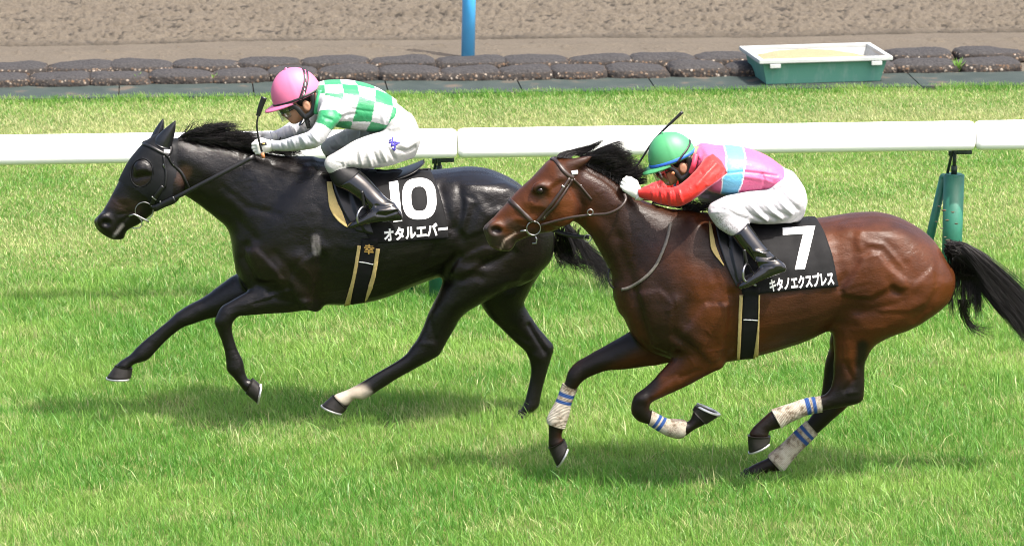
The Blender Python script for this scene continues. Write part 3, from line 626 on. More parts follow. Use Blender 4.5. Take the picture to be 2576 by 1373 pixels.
# ================================================================== black horse
def build_black():
    Y = YK; g0 = P(*c2('I', 1000, 1045), Y); g0[2] = 0
    root = empty('racehorse', g0, 'black racehorse in a black hood galloping with number 10 on its cloth', 'horse')
    F_ = Field((P(225, 640, Y)[0], Y-0.42, -0.02), (P(1410, 640, Y)[0], Y+0.42, 1.75))
    trunk = stations(Y, [('I', [(612, 570, 604, 690, .10), (642, 470, 628, 735, .17), (705, 415, 690, 757, .215), (765, 400, 752, 768, .24), (828, 402, 815, 765, .26), (890, 428, 885, 763, .28), (960, 434, 962, 748, .29),
        (1040, 434, 1045, 714, .285), (1110, 428, 1112, 692, .27), (1185, 421, 1170, 690, .265), (1250, 433, 1240, 690, .26), (1318, 472, 1310, 690, .235), (1366, 535, 1362, 670, .18), (1384, 590, 1382, 640, .10)])])
    F_.add(loft(trunk, 32, 2.15))
    neck = stations(Y, [('I', [(436, 350, 432, 470, .06), (456, 348, 463, 490, .072), (512, 356, 500, 515, .082), (580, 367, 540, 547, .09), (650, 382, 572, 577, .115), (728, 395, 592, 640, .15), (785, 400, 640, 720, .18)])])
    F_.add(loft(neck, 28, 2.1), 0.055)
    head = stations(Y, [('A', [(690, 250, 890, 430, .075), (575, 330, 915, 620, .098), (455, 470, 900, 815, .104), (385, 580, 770, 925, .094), (325, 705, 640, 1035, .078), (245, 860, 525, 1120, .063), (170, 990, 440, 1165, .056),
        (118, 1045, 402, 1200, .058), (84, 1090, 380, 1262, .054), (108, 1155, 300, 1272, .038)])])
    F_.add(loft(head, 26, 2.2, (0.4, 0.25)), 0.03)
    for s in (-1, 1):
        F_.ell(P(*c2('A', 800, 760), Y+s*0.075), (.085, .03, .10), 0.03)                       # cheek
        F_.ell(P(*c2('A', 560, 560), Y+s*0.085), (.045, .022, .035), 0.02)                     # brow
        F_.ell(P(*c2('A', 195, 1085), Y+s*0.045), (.042, .022, .042), 0.018)                   # nostril wing
        F_.ell(P(*c2('A', 205, 1112), Y+s*0.070), (.026, .026, .022), 0.006, sub=True)         # nostril
        F_.add(loft(stations(Y+s*0.115, [('I', [(775, 425, 835, 455, .05), (720, 500, 830, 560, .085), (660, 600, 800, 680, .10), (670, 690, 810, 770, .095), (720, 740, 800, 782, .07)])]), 22), 0.05)   # shoulder and arm
        F_.add(loft(stations(Y+s*0.05, [('I', [(592, 600, 640, 600, .07), (592, 650, 680, 670, .085), (604, 700, 700, 740, .08)])]), 18), 0.03)      # breast
        F_.add(loft(stations(Y+s*0.135, [('I', [(1120, 480, 1300, 470, .09), (1110, 560, 1385, 560, .125), (1122, 640, 1388, 640, .125), (1130, 700, 1345, 700, .11)])]), 26), 0.05)   # haunch
    n, f_ = -0.115, 0.11
    F_.add(loft(stations(Y+n, [('C', [(640, 830, 900, 1100, .085), (540, 830, 870, 1125, .075), (400, 872, 690, 1155, .062), (200, 960, 420, 1174, .05), (60, 1040, 215, 1190, .044)]),
        ('E', [(1150, 412, 1322, 488, .042), (1094, 535, 1264, 545, .042), (1112, 600, 1256, 603, .034), (1150, 700, 1274, 690, .026), (1180, 800, 1305, 790, .025), (1196, 890, 1352, 885, .029), (1206, 985, 1368, 955, .034), (1255, 1040, 1378, 1005, .030), (1305, 1100, 1405, 1070, .029), (1375, 1190, 1440, 1062, .034)])]), 22), 0.025)
    F_.add(loft(stations(Y+f_, [('E', [(1420, 60, 1600, 420, .085), (1290, 105, 1430, 480, .08), (1170, 185, 1310, 480, .07), (1000, 312, 1125, 497, .056), (870, 380, 1000, 525, .048), (740, 462, 890, 565, .046), (688, 515, 800, 597, .038), (560, 622, 680, 692, .027),
        (450, 712, 572, 800, .027), (372, 782, 492, 885, .034), (325, 838, 440, 905, .032), (255, 885, 345, 935, .030), (190, 938, 335, 962, .036)])]), 22), 0.03)
    F_.add(loft(stations(Y-0.13, [('F', [(1300, -120, 2000, -60, .13), (1320, 0, 1900, 120, .13), (1285, 120, 1740, 215, .115), (1215, 270, 1560, 312, .09), (1170, 360, 1470, 390, .075), (1125, 480, 1415, 490, .06), (1075, 578, 1345, 612, .052), (1020, 652, 1296, 702, .05),
        (970, 720, 1262, 742, .045), (890, 782, 1090, 836, .034), (745, 868, 905, 940, .028), (605, 952, 772, 1024, .027), (508, 1010, 655, 1098, .034), (430, 1048, 580, 1140, .033), (370, 1073, 500, 1132, .030), (308, 1096, 435, 1215, .036)])]), 22), 0.04)
    F_.add(loft(stations(Y+0.13, [('F', [(1560, 40, 2180, -40, .13), (1600, 150, 2100, 150, .12), (1650, 260, 2055, 250, .10), (1725, 375, 2085, 330, .08), (1840, 490, 2180, 470, .062), (1960, 608, 2262, 570, .052), (2055, 695, 2324, 652, .048), (2098, 780, 2306, 740, .043),
        (2112, 885, 2264, 885, .034), (2090, 1010, 2232, 1005, .028), (2062, 1130, 2205, 1115, .03), (2036, 1200, 2190, 1195, .034), (2010, 1245, 2130, 1255, .032)])]), 22), 0.04)
    # ear roots are covered by the hood's ear covers
    F_.blur(1); v, q = F_.mesh()
    strokes = [('I', [(640, 600), (665, 545), (720, 470), (790, 415)], 16, -.010), ('C', [(215, 480), (190, 600), (270, 740), (330, 870)], 9, -.012), ('C', [(560, 700), (800, 580), (990, 500)], 16, .008),
        ('C', [(520, 560), (700, 740), (860, 940)], 10, -.007), ('C', [(1000, 120), (985, 300), (1040, 420)], 9, -.004), ('C', [(640, 860), (690, 1010), (900, 1010)], 7, -.008), ('C', [(620, 840), (560, 830)], 8, .006),
        ('C', [(440, 960), (620, 900), (500, 985)], 5, -.006), ('C', [(300, 1060), (520, 1020), (700, 1060)], 5, -.005), ('C', [(990, 600), (960, 900), (930, 1080)], 12, -.014), ('C', [(760, 600), (800, 700)], 14, .010),
        ('I', [(500, 500), (580, 530), (640, 600)], 9, -.006), ('I', [(470, 400), (540, 440), (600, 520)], 16, .006), ('I', [(560, 470), (620, 520), (700, 540)], 7, -.005),
        ('D', [(360, 350), (420, 560), (480, 720)], 9, -.012), ('D', [(540, 320), (560, 480), (540, 640), (520, 760)], 8, -.009), ('D', [(720, 470), (830, 600), (900, 560)], 8, .008), ('D', [(690, 520), (600, 760), (560, 830)], 9, -.008),
        ('D', [(780, 1040), (900, 990), (1000, 930), (1020, 840)], 9, -.011), ('D', [(1000, 380), (1120, 500), (1180, 700)], 22, .008), ('D', [(520, 980), (440, 1080), (420, 1200)], 9, -.014),
        ('D', [(560, 1180), (720, 1150), (740, 1170)], 8, -.008), ('D', [(1000, 1270), (1090, 1250), (1180, 1150)], 8, -.008), ('I', [(1190, 470), (1260, 490)], 18, .006), ('D', [(330, 880), (280, 960), (240, 1040)], 7, -.005),
        ('A', [(330, 1030), (440, 1010), (500, 1000)], 3.0, -.006), ('A', [(290, 1200), (330, 1120), (420, 1050)], 2.6, -.008), ('A', [(230, 830), (330, 900), (420, 990)], 8, -.004), ('A', [(510, 610), (560, 578), (620, 600)], 6, .009), ('A', [(500, 665), (560, 655), (620, 640)], 3, -.007), ('A', [(610, 550), (640, 600)], 4, .006),
        ('A', [(330, 880), (400, 880)], 8, .004), ('F', [(1090, 620), (1240, 640)], 6, .005), ('F', [(1180, 380), (1250, 640)], 5, -.004), ('E', [(1320, 420), (1240, 440)], 5, -.004)]
    v = lobes(v, q, Y, [('C', [(190, 490), (330, 470), (560, 700), (640, 840), (300, 860), (260, 740), (190, 600)], .010, 12), ('C', [(640, 860), (700, 700), (800, 580), (960, 500), (1000, 640), (960, 900), (930, 1080), (780, 1130), (690, 1010)], .010, 13), ('D', [(500, 990), (620, 930), (760, 860), (1000, 860), (1020, 930), (800, 1040), (560, 1200), (440, 1150)], .010, 12),
        ('D', [(560, 400), (720, 460), (840, 600), (780, 760), (600, 840), (520, 720), (560, 560)], .008, 14), ('D', [(1010, 420), (1140, 560), (1180, 800), (1100, 960), (1000, 900), (960, 640)], .008, 13)]); v = relief(v, q, Y, strokes); v = spread(v, q, None, 1); v = rough_skin(v, q, Y)
    v = relief(v, q, Y, [('C', [(700, 930), (560, 960), (420, 1010), (200, 1080)], 1.6, .004), ('C', [(1000, 950), (1400, 900), (1800, 800), (2100, 700)], 1.8, .003), ('C', [(820, 700), (900, 800), (890, 930)], 1.8, .003), ('F', [(1400, 260), (1330, 420), (1260, 560)], 1.6, .003), ('A', [(260, 880), (330, 940), (420, 960)], 1.4, .003), ('A', [(300, 960), (420, 1000)], 1.3, .003)]); far = [('F', [(2100, 460), (2180, 600), (2240, 700)], 5, -.012), ('F', [(1950, 500), (2080, 600)], 6, -.006), ('F', [(2150, 740), (2200, 760)], 7, .006)]
    v = relief(v, q, Y, far, mirror=False, ylim=(0.02, 0.4))
    blk = (.0036, .0030, .0029)
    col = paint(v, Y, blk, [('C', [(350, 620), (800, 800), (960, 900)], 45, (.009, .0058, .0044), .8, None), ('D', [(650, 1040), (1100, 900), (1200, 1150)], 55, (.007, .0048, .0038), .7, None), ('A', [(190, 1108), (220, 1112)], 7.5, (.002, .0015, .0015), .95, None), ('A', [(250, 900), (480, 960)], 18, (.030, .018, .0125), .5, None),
        ('A', [(520, 680), (600, 720)], 22, (.012, .008, .0068), .7, None), ('A', [(990, 600), (930, 680)], 16, (.05, .028, .018), .6, None), ('A', [(280, 1240), (370, 1130)], 4, (.20, .20, .195), .6, None),
        ('F', [(300, 1110), (470, 1090), (560, 1090)], 22, (.42, .385, .32), 1.0, (-.25, .0)), ('F', [(590, 1090), (640, 1080)], 8, (.25, .24, .22), .7, (-.25, .0))])
    sw = sweat_of(v, Y, [('I', [(470, 365), (560, 385), (600, 400)], 9, 1), ('I', [(700, 520), (760, 470)], 22, .8), ('I', [(740, 560), (790, 620)], 20, .7), ('I', [(1150, 440), (1280, 470)], 20, .5), ('I', [(700, 420), (770, 430)], 12, 1), ('I', [(620, 420), (640, 470)], 10, .9)])
    # dried foam on the near shoulder
    p = proj(v); d = seg_dist(p, pl('C', [(935, 400), (945, 530)])); foam = np.clip((13-d)/4, 0, 1)*(v[:, 1] < Y)*np.clip(.25+1.1*(fbm(p[:, 0]/1.7, p[:, 1]/11.0, 77, 2)-.2), 0, 1)
    col = col*(1-foam[:, None])+np.array([.10, .10, .103])*foam[:, None]
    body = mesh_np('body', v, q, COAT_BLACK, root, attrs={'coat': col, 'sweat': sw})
    for cor, sole, key, yo in (((1378, 1195, 1442, 1052), (1482, 1284, 1510, 1112), 'E', n), ((187, 935, 345, 965), (108, 1048, 332, 1048), 'E', f_), ((303, 1094, 432, 1218), (202, 1188, 395, 1256), 'F', -0.13), ((2000, 1235, 2125, 1255), (1950, 1300, 2105, 1305), 'F', 0.13)):
        hoof(Y, key, cor, sole, yo, HOOF, ALU, root)
    # mane: blown back along the neck
    st = []
    cl = rng.random((46, 6))
    for _ in range(3600):
        c_ = cl[rng.integers(46)]; t = np.clip(c_[0]+rng.normal(0, .035), 0, 1); rx, ry = 905+t*700, 300+t*t*95+rng.normal(0, 6)
        r0 = P(*c2('A', rx, ry), Y+rng.normal(0, .012)); L = .55+.5*np.clip(c_[1]+rng.normal(0, .12), 0, 1.1)
        up = np.clip(c_[2]+rng.normal(0, .10), 0, 1.15)
        ex = rx+(330+170*np.clip(c_[3]+rng.normal(0, .1), 0, 1))*L*(1-0.5*t); ey = ry-(20+165*up)*L*(1-0.25*t)+40*t
        if rng.random() < .10: ex, ey = rx+rng.uniform(150, 330), ry+rng.uniform(10, 90)
        if rng.random() < .05 and t < .35: ex, ey = rx+rng.uniform(60, 240), ry-rng.uniform(140, 215)
        ey = max(ey, 90+0.02*abs(ex-1100)); ex = min(ex, 1690)
        yo = rng.normal(-.01, .03); e = P(*c2('A', ex, ey), Y+yo)
        m1 = P(*c2('A', rx+(ex-rx)*.12, ry-90*up*L-12), Y+yo*.4); m2 = P(*c2('A', rx+(ex-rx)*.6, min(ry, ey)-25*up), Y+yo*.8+rng.normal(0, .008))
        st.append((r0, m1, m2, e))
    for _ in range(500):                                   # mane over the withers
        t = rng.random(); rx, ry = 1560+t*400, 380+t*60; r0 = P(*c2('A', rx, ry), Y+rng.normal(0, .015)); e = P(*c2('A', rx+rng.uniform(100, 260), ry+rng.uniform(-60, 60)), Y+rng.normal(0, .04))
        st.append((r0, r0+(e-r0)*.3+[0, 0, .02], r0+(e-r0)*.7+[0, 0, .015], e))
    hair('mane', st, HAIR, root, .0017)
    # tail streams out behind, partly hidden by the bay's head
    st = []
    for _ in range(1500):
        a, b_ = rng.normal(0, 1, 2); a = np.clip(a, -2, 2); b_ = np.clip(b_, -2, 2)
        r0 = P(1345+rng.normal(0, 6), 505+rng.normal(0, 7), Y+rng.normal(0, .015)); L = rng.uniform(.55, 1.0)
        e = P(1345+(205+a*20)*L, 505+(215+b_*26)*L, Y+a*.05); m1 = P(1385+a*5, 505+b_*8, Y+a*.02); m2 = P(1345+(120+b_*18)*L, 505+(90+a*14)*L, Y+b_*.04); st.append((r0, m1, m2, e))
    for _ in range(260):                                   # loose lower wisps curling below the jaw of the bay
        s = rng.random(); r0 = P(1395+s*60+rng.normal(0, 5), 585+rng.normal(0, 12), Y+rng.normal(0, .03))
        e = P(*c2('N', 230+rng.uniform(0, 600), 330+rng.uniform(0, 260)*rng.random()), Y+rng.normal(0, .06)); m1 = P(*c2('N', 240+s*200, 180+rng.uniform(0, 60)), Y); m2 = P(*c2('N', 230+s*230, 330+rng.uniform(0, 60)), Y); st.append((r0, m1, m2, e))
    hair('tail', st, HAIR, root, .0017, 12)
    return root, v, q
# ================================================================== bay horse
def build_bay():
    Y = YB; g0 = P(*c2('I', 1950, 1200), Y); g0[2] = 0
    root = empty('racehorse', g0, 'brown racehorse with bandaged legs galloping with number 7 on its cloth', 'horse')
    F_ = Field((P(1205, 640, Y)[0], Y-0.42, -0.03), (P(2410, 640, Y)[0], Y+0.42, 1.78))
    trunk = stations(Y, [('I', [(1568, 690, 1574, 790, .10), (1602, 620, 1592, 842, .165), (1650, 570, 1640, 885, .205), (1720, 540, 1710, 905, .235), (1790, 537, 1775, 912, .255), (1860, 550, 1850, 903, .275), (1940, 556, 1935, 882, .29),
        (2010, 556, 2020, 855, .29), (2080, 549, 2085, 825, .275), (2150, 538, 2150, 815, .265), (2222, 537, 2220, 805, .26), (2288, 560, 2285, 795, .24), (2345, 600, 2345, 775, .19), (2384, 660, 2382, 742, .10)])])
    F_.add(loft(trunk, 32, 2.15))
    neck = stations(Y, [('I', [(1418, 394, 1420, 545, .06), (1446, 402, 1458, 566, .074), (1503, 426, 1488, 598, .084), (1558, 462, 1512, 640, .095), (1610, 500, 1538, 690, .115), (1680, 524, 1560, 760, .15), (1745, 534, 1630, 850, .18)])])
    F_.add(loft(neck, 28, 2.1), 0.055)
    head = stations(Y, [('G', [(840, 320, 1040, 480, .075), (735, 338, 990, 645, .098), (640, 430, 975, 800, .104), (550, 522, 925, 930, .098), (440, 622, 790, 1030, .086), (335, 732, 620, 1066, .073), (222, 864, 480, 1112, .061),
        (132, 950, 405, 1145, .058), (80, 1005, 385, 1190, .057), (95, 1080, 345, 1235, .048), (135, 1175, 285, 1232, .034)])])
    F_.add(loft(head, 26, 2.2, (0.4, 0.25)), 0.03)
    for s in (-1, 1):
        F_.ell(P(*c2('G', 850, 800), Y+s*0.075), (.085, .03, .10), 0.03)
        F_.ell(P(*c2('G', 655, 615), Y+s*0.088), (.05, .02, .035), 0.02)
        F_.ell(P(*c2('G', 645, 645), Y+s*0.110), (.026, .014, .020), 0.008, sub=True)
        F_.ell(P(*c2('G', 205, 1020), Y+s*0.048), (.046, .022, .042), 0.018)
        F_.ell(P(*c2('G', 208, 1035), Y+s*0.070), (.031, .028, .020), 0.006, sub=True)
        ear = stations(Y+s*0.055, [('G', [(880, 360, 935, 450, .022), (960, 330, 1010, 428, .026), (1060, 308, 1085, 390, .018), (1150, 292, 1160, 312, .006)])])
        F_.add(loft(ear, 14), 0.02)
        F_.add(loft(stations(Y+s*0.115, [('I', [(1735, 560, 1800, 590, .05), (1690, 640, 1800, 700, .085), (1640, 735, 1790, 820, .10), (1650, 830, 1815, 890, .095), (1700, 870, 1815, 922, .07)])]), 22), 0.05)
        F_.add(loft(stations(Y+s*0.05, [('I', [(1556, 720, 1610, 720, .07), (1562, 780, 1650, 790, .085), (1590, 835, 1680, 860, .08)])]), 18), 0.03)
        F_.add(loft(stations(Y+s*0.135, [('I', [(2110, 590, 2290, 590, .09), (2104, 680, 2392, 680, .125), (2104, 760, 2388, 745, .125), (2100, 820, 2320, 800, .11)])]), 26), 0.05)
    n, f_ = -0.115, 0.11
    F_.add(loft(stations(Y+n, [('L', [(1400, -10, 1815, 180, .085), (1415, 100, 1800, 262, .078), (1320, 228, 1650, 348, .066), (1190, 370, 1470, 445, .054), (1090, 462, 1290, 525, .046), (1000, 535, 1165, 585, .043), (968, 655, 1140, 635, .042), (1000, 735, 1150, 668, .036),
        (1060, 775, 1170, 685, .028), (1130, 795, 1215, 708, .026), (1225, 848, 1295, 745, .026), (1315, 893, 1385, 752, .029), (1400, 912, 1455, 762, .034), (1478, 890, 1490, 772, .030), (1550, 838, 1520, 735, .029), (1650, 790, 1540, 665, .035)])]), 22), 0.025)
    F_.add(loft(stations(Y+f_, [('L', [(1060, -120, 1400, 220, .085), (900, -20, 1260, 236, .08), (715, 85, 960, 282, .066), (560, 170, 750, 300, .054), (455, 235, 620, 345, .048), (392, 312, 535, 392, .046), (368, 400, 490, 445, .038), (330, 470, 465, 490, .029),
        (300, 560, 420, 590, .027), (250, 655, 398, 690, .03), (210, 740, 375, 765, .035), (213, 805, 352, 845, .031), (214, 880, 338, 890, .029), (212, 950, 342, 920, .030), (213, 1005, 360, 928, .035)])]), 22), 0.03)
    F_.add(loft(stations(Y-0.13, [('K', [(300, 560, 1185, 640, .13), (285, 740, 1150, 800, .135), (270, 880, 930, 970, .12), (264, 1000, 700, 1070, .10), (262, 1110, 585, 1140, .085), (268, 1220, 530, 1230, .07)]),
        ('M', [(1208, 130, 1520, 150, .058), (1204, 260, 1519, 285, .05), (1180, 370, 1516, 400, .046), (1130, 435, 1500, 500, .043), (1082, 455, 1400, 545, .038), (1050, 463, 1200, 585, .030), (930, 492, 960, 633, .027), (800, 535, 850, 675, .028), (680, 573, 752, 722, .031),
         (578, 608, 680, 772, .035), (535, 645, 625, 790, .031), (470, 708, 570, 805, .029), (405, 768, 560, 820, .030), (358, 838, 572, 850, .036)])]), 24), 0.04)
    F_.add(loft(stations(Y+0.13, [('K', [(330, 760, 1000, 900, .12), (270, 960, 700, 1050, .10), (230, 1110, 560, 1150, .085)]), ('M', [(1172, -30, 1500, 0, .08), (1120, 140, 1420, 160, .062), (1105, 300, 1390, 330, .052), (1080, 450, 1380, 490, .046), (1020, 590, 1345, 565, .044),
        (960, 690, 1240, 660, .038), (905, 745, 1060, 820, .028), (830, 815, 945, 930, .027), (700, 940, 822, 1050, .029), (585, 1035, 722, 1178, .035), (540, 1078, 650, 1208, .031), (470, 1112, 590, 1212, .029), (400, 1148, 510, 1242, .030), (335, 1182, 475, 1268, .036)])]), 24), 0.04)
    F_.blur(1); v, q = F_.mesh()
    strokes = [('K', [(700, 640), (740, 710), (780, 725)], 7, -.012), ('K', [(420, 470), (350, 620), (310, 670)], 5, -.008), ('K', [(860, 680), (780, 770), (640, 810), (520, 820)], 8, .010), ('K', [(440, 870), (600, 850), (800, 830), (900, 740)], 10, -.012), ('K', [(1090, 470), (1080, 700), (1000, 850), (900, 930)], 6, -.008), ('K', [(700, 1010), (850, 970), (1020, 850)], 7, -.006),
        ('K', [(480, 220), (460, 340), (470, 370)], 7, .012), ('K', [(430, 240), (410, 400), (340, 480)], 10, -.009), ('K', [(480, 280), (640, 300), (760, 420), (830, 520)], 7, -.006), ('K', [(290, 400), (280, 480), (330, 590), (310, 680)], 9, -.014), ('K', [(640, 180), (720, 260)], 12, .005),
        ('K', [(430, 930), (460, 940)], 8, .010), ('K', [(300, 960), (390, 1000), (420, 960)], 6, -.005), ('K', [(350, 1050), (380, 1200), (350, 1340)], 5, .004), ('K', [(470, 1150), (440, 1300)], 6, -.006), ('M', [(1330, 130), (1400, 300), (1320, 420)], 5, -.010), ('M', [(1310, 430), (1440, 420)], 4, .006),
        ('N', [(1000, 620), (1040, 760), (1090, 960), (1160, 1120), (1300, 1200)], 9, -.013), ('N', [(1380, 690), (1350, 960), (1380, 1080)], 10, .009), ('N', [(1370, 1000), (1560, 1160), (1640, 1260)], 10, -.013), ('N', [(1440, 960), (1640, 1080), (1700, 1160)], 14, .007), ('N', [(1890, 640), (1900, 800), (1830, 1200)], 10, -.014),
        ('N', [(1420, 1100), (1300, 1270), (1220, 1360)], 10, .008), ('N', [(1550, 620), (1500, 300), (1560, 100)], 16, .006), ('N', [(850, 120), (900, 330), (1000, 560)], 12, -.008), ('N', [(1240, 700), (1200, 500), (1240, 330)], 16, -.006), ('N', [(1700, 360), (1760, 560), (1680, 700)], 8, -.005),
        ('L', [(1480, 200), (1600, 220)], 14, .008), ('L', [(1420, 370), (1500, 330), (1600, 300)], 5, -.007), ('L', [(1140, 520), (1250, 430), (1400, 330)], 5, -.004), ('L', [(1040, 560), (1120, 580)], 8, .005), ('L', [(1140, 560), (1150, 600)], 4, -.005),
        ('G', [(940, 600), (1060, 800), (1040, 1000)], 6, -.012), ('G', [(1080, 430), (1250, 520), (1380, 620), (1440, 720)], 5, -.006), ('G', [(1100, 560), (1250, 640), (1400, 760)], 16, .006), ('G', [(1150, 820), (1330, 960), (1400, 1100)], 12, -.006), ('G', [(570, 640), (640, 590), (720, 620)], 4, .006),
        ('G', [(590, 680), (700, 690)], 4, -.003), ('G', [(720, 600), (800, 530), (850, 520)], 6, .006), ('G', [(760, 620), (860, 560)], 6, -.006), ('G', [(500, 760), (700, 800), (840, 740)], 7, .005), ('G', [(540, 860), (700, 860), (800, 900)], 8, -.004), ('G', [(250, 850), (400, 800)], 9, .004),
        ('G', [(260, 1000), (400, 920), (540, 930)], 5, .006), ('G', [(300, 1060), (420, 1010), (480, 1020)], 3, -.006), ('G', [(230, 1190), (290, 1110), (420, 1045), (490, 1035)], 2.6, -.010), ('G', [(380, 1140), (350, 1180)], 4, -.004)]
    v = lobes(v, q, Y, [('K', [(390, 580), (470, 430), (560, 388), (640, 400), (720, 510), (850, 615), (858, 690), (790, 738), (720, 700), (560, 790), (330, 770), (310, 690)], .016, 15), ('N', [(1380, 1010), (1440, 960), (1640, 700), (1890, 700), (1900, 850), (1830, 1230), (1700, 1290), (1560, 1160)], .010, 13), ('N', [(1010, 600), (1240, 560), (1380, 700), (1360, 960), (1380, 1080), (1300, 1200), (1160, 1130), (1090, 960)], .009, 13),
        ('K', [(880, 640), (1060, 480), (1090, 700), (1000, 840), (860, 900), (640, 900), (560, 860), (800, 780)], .009, 15), ('K', [(500, 300), (660, 310), (780, 440), (850, 560), (740, 500), (650, 385), (500, 370)], .006, 12)]); v = relief(v, q, Y, strokes); v = spread(v, q, None, 1); v = rough_skin(v, q, Y)
    v = relief(v, q, Y, [('N', [(1420, 1080), (1440, 1150), (1380, 1260), (1320, 1330)], 1.6, .004), ('N', [(1380, 680), (1390, 740), (1300, 790)], 1.5, .003), ('N', [(1620, 1160), (1760, 1150), (1830, 1120)], 1.6, .003), ('N', [(1650, 950), (1720, 1020), (1760, 1010)], 1.4, .003), ('K', [(340, 1130), (350, 1260), (400, 1310)], 1.6, .004), ('K', [(300, 640), (380, 600), (460, 580)], 1.3, -.003), ('K', [(300, 680), (400, 640), (520, 610)], 1.3, -.003), ('K', [(300, 720), (420, 690), (560, 660)], 1.3, -.003), ('K', [(320, 760), (440, 740), (560, 720)], 1.3, -.003),
        ('G', [(560, 800), (640, 790), (720, 830), (760, 900)], 1.3, .003), ('G', [(520, 740), (600, 780)], 1.3, .003), ('G', [(1160, 700), (1190, 660), (1260, 640)], 1.3, .003), ('G', [(420, 860), (500, 900)], 1.3, .003), ('L', [(1500, 180), (1560, 260), (1500, 320)], 1.5, .003)])
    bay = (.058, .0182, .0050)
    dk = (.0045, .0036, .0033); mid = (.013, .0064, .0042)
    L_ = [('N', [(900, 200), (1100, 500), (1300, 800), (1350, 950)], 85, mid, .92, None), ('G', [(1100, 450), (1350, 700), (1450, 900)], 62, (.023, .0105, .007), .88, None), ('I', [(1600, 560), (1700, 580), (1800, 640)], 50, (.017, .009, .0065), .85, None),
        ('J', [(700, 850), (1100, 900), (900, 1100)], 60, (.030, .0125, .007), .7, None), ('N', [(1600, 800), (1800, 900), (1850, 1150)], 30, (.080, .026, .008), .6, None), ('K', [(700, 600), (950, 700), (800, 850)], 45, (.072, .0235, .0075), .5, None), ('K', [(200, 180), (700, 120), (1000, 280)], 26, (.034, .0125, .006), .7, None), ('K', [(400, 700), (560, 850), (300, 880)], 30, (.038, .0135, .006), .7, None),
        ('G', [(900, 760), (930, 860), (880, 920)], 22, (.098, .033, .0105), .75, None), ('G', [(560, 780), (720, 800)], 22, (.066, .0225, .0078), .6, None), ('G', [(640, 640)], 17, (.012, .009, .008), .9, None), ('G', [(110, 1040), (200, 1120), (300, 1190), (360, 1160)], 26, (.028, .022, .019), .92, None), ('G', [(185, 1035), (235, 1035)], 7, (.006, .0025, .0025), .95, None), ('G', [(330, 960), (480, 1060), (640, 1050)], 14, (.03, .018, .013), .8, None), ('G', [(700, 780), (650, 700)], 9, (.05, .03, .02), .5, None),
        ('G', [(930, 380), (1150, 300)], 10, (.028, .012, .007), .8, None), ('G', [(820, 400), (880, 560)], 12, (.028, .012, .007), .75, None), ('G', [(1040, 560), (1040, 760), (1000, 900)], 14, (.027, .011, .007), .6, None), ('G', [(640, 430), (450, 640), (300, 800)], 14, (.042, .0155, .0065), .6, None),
        ('G', [(250, 1225), (290, 1130), (400, 1055)], 2.2, (.30, .25, .20), .6, None),
        ('L', [(960, 20), (700, 190), (430, 360), (300, 560), (220, 900), (280, 1150)], 33, dk, .97, (.01, .4)), ('L', [(1150, 420), (1040, 560), (1060, 690), (1300, 830), (1470, 820), (1640, 740)], 28, dk, .97, (-.4, .0)),
        ('M', [(1500, -40), (1480, 150), (1470, 330), (1400, 480)], 17, dk, .95, (-.4, .02)), ('M', [(1420, 440), (1200, 500), (760, 640), (480, 800)], 38, dk, .97, (-.4, .02)), ('M', [(1240, 250), (1260, 420)], 40, dk, .75, (-.4, .02)),
        ('M', [(1240, 200), (1220, 420), (1100, 690), (820, 920), (560, 1130), (330, 1240)], 44, dk, .97, (.03, .4))]
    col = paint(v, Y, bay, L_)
    sw = sweat_of(v, Y, [('N', [(880, 150), (1050, 150), (1200, 180)], 14, .75), ('N', [(950, 230), (1000, 350)], 12, .7), ('N', [(1560, 620), (1700, 450)], 18, .9), ('G', [(1080, 560), (1300, 700), (1400, 800)], 24, .6), ('G', [(1600, 760), (1640, 860)], 12, .2), ('K', [(900, 450), (1100, 600), (1150, 700)], 26, .9), ('K', [(300, 200), (500, 200)], 20, .4), ('N', [(1380, 750), (1380, 950)], 14, .6)])
    # mud flecks
    p = proj(v); fl = np.clip((fbm(p[:, 0]/2.2, p[:, 1]/2.2, 91, 2)-0.80)*14, 0, 1)*np.exp(-(seg_dist(p, pl('N', [(1000, 300), (1400, 800), (1700, 1100)]))/80)**2)
    col = col*(1-fl[:, None]*.8)+np.array([.008, .006, .005])*fl[:, None]*.8
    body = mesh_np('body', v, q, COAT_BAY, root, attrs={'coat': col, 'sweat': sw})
    for cor, sole, key, yo in (((1655, 792, 1532, 660), (1774, 712, 1558, 622), 'L', n), ((213, 1005, 362, 925), (288, 1170, 387, 985), 'L', f_), ((350, 850, 580, 855), (362, 1014, 573, 905), 'M', -0.13), ((328, 1178, 480, 1268), (258, 1255, 440, 1340), 'M', 0.13)):
        hoof(Y, key, cor, sole, yo, HOOF, ALU, root)
    bm = bmesh.new(); bmesh.ops.create_uvsphere(bm, u_segments=20, v_segments=14, radius=.019)
    e = P(*c2('G', 640, 643), Y-0.091); bmesh.ops.translate(bm, vec=Vector(e), verts=bm.verts); bm_obj('eye', bm, EYE, root)
    bm = bmesh.new(); bmesh.ops.create_uvsphere(bm, u_segments=20, v_segments=14, radius=.019); e[1] = 2*Y-e[1]
    bmesh.ops.translate(bm, vec=Vector(e), verts=bm.verts); bm_obj('eye', bm, EYE, root)
    st = []
    cl = rng.random((44, 6))
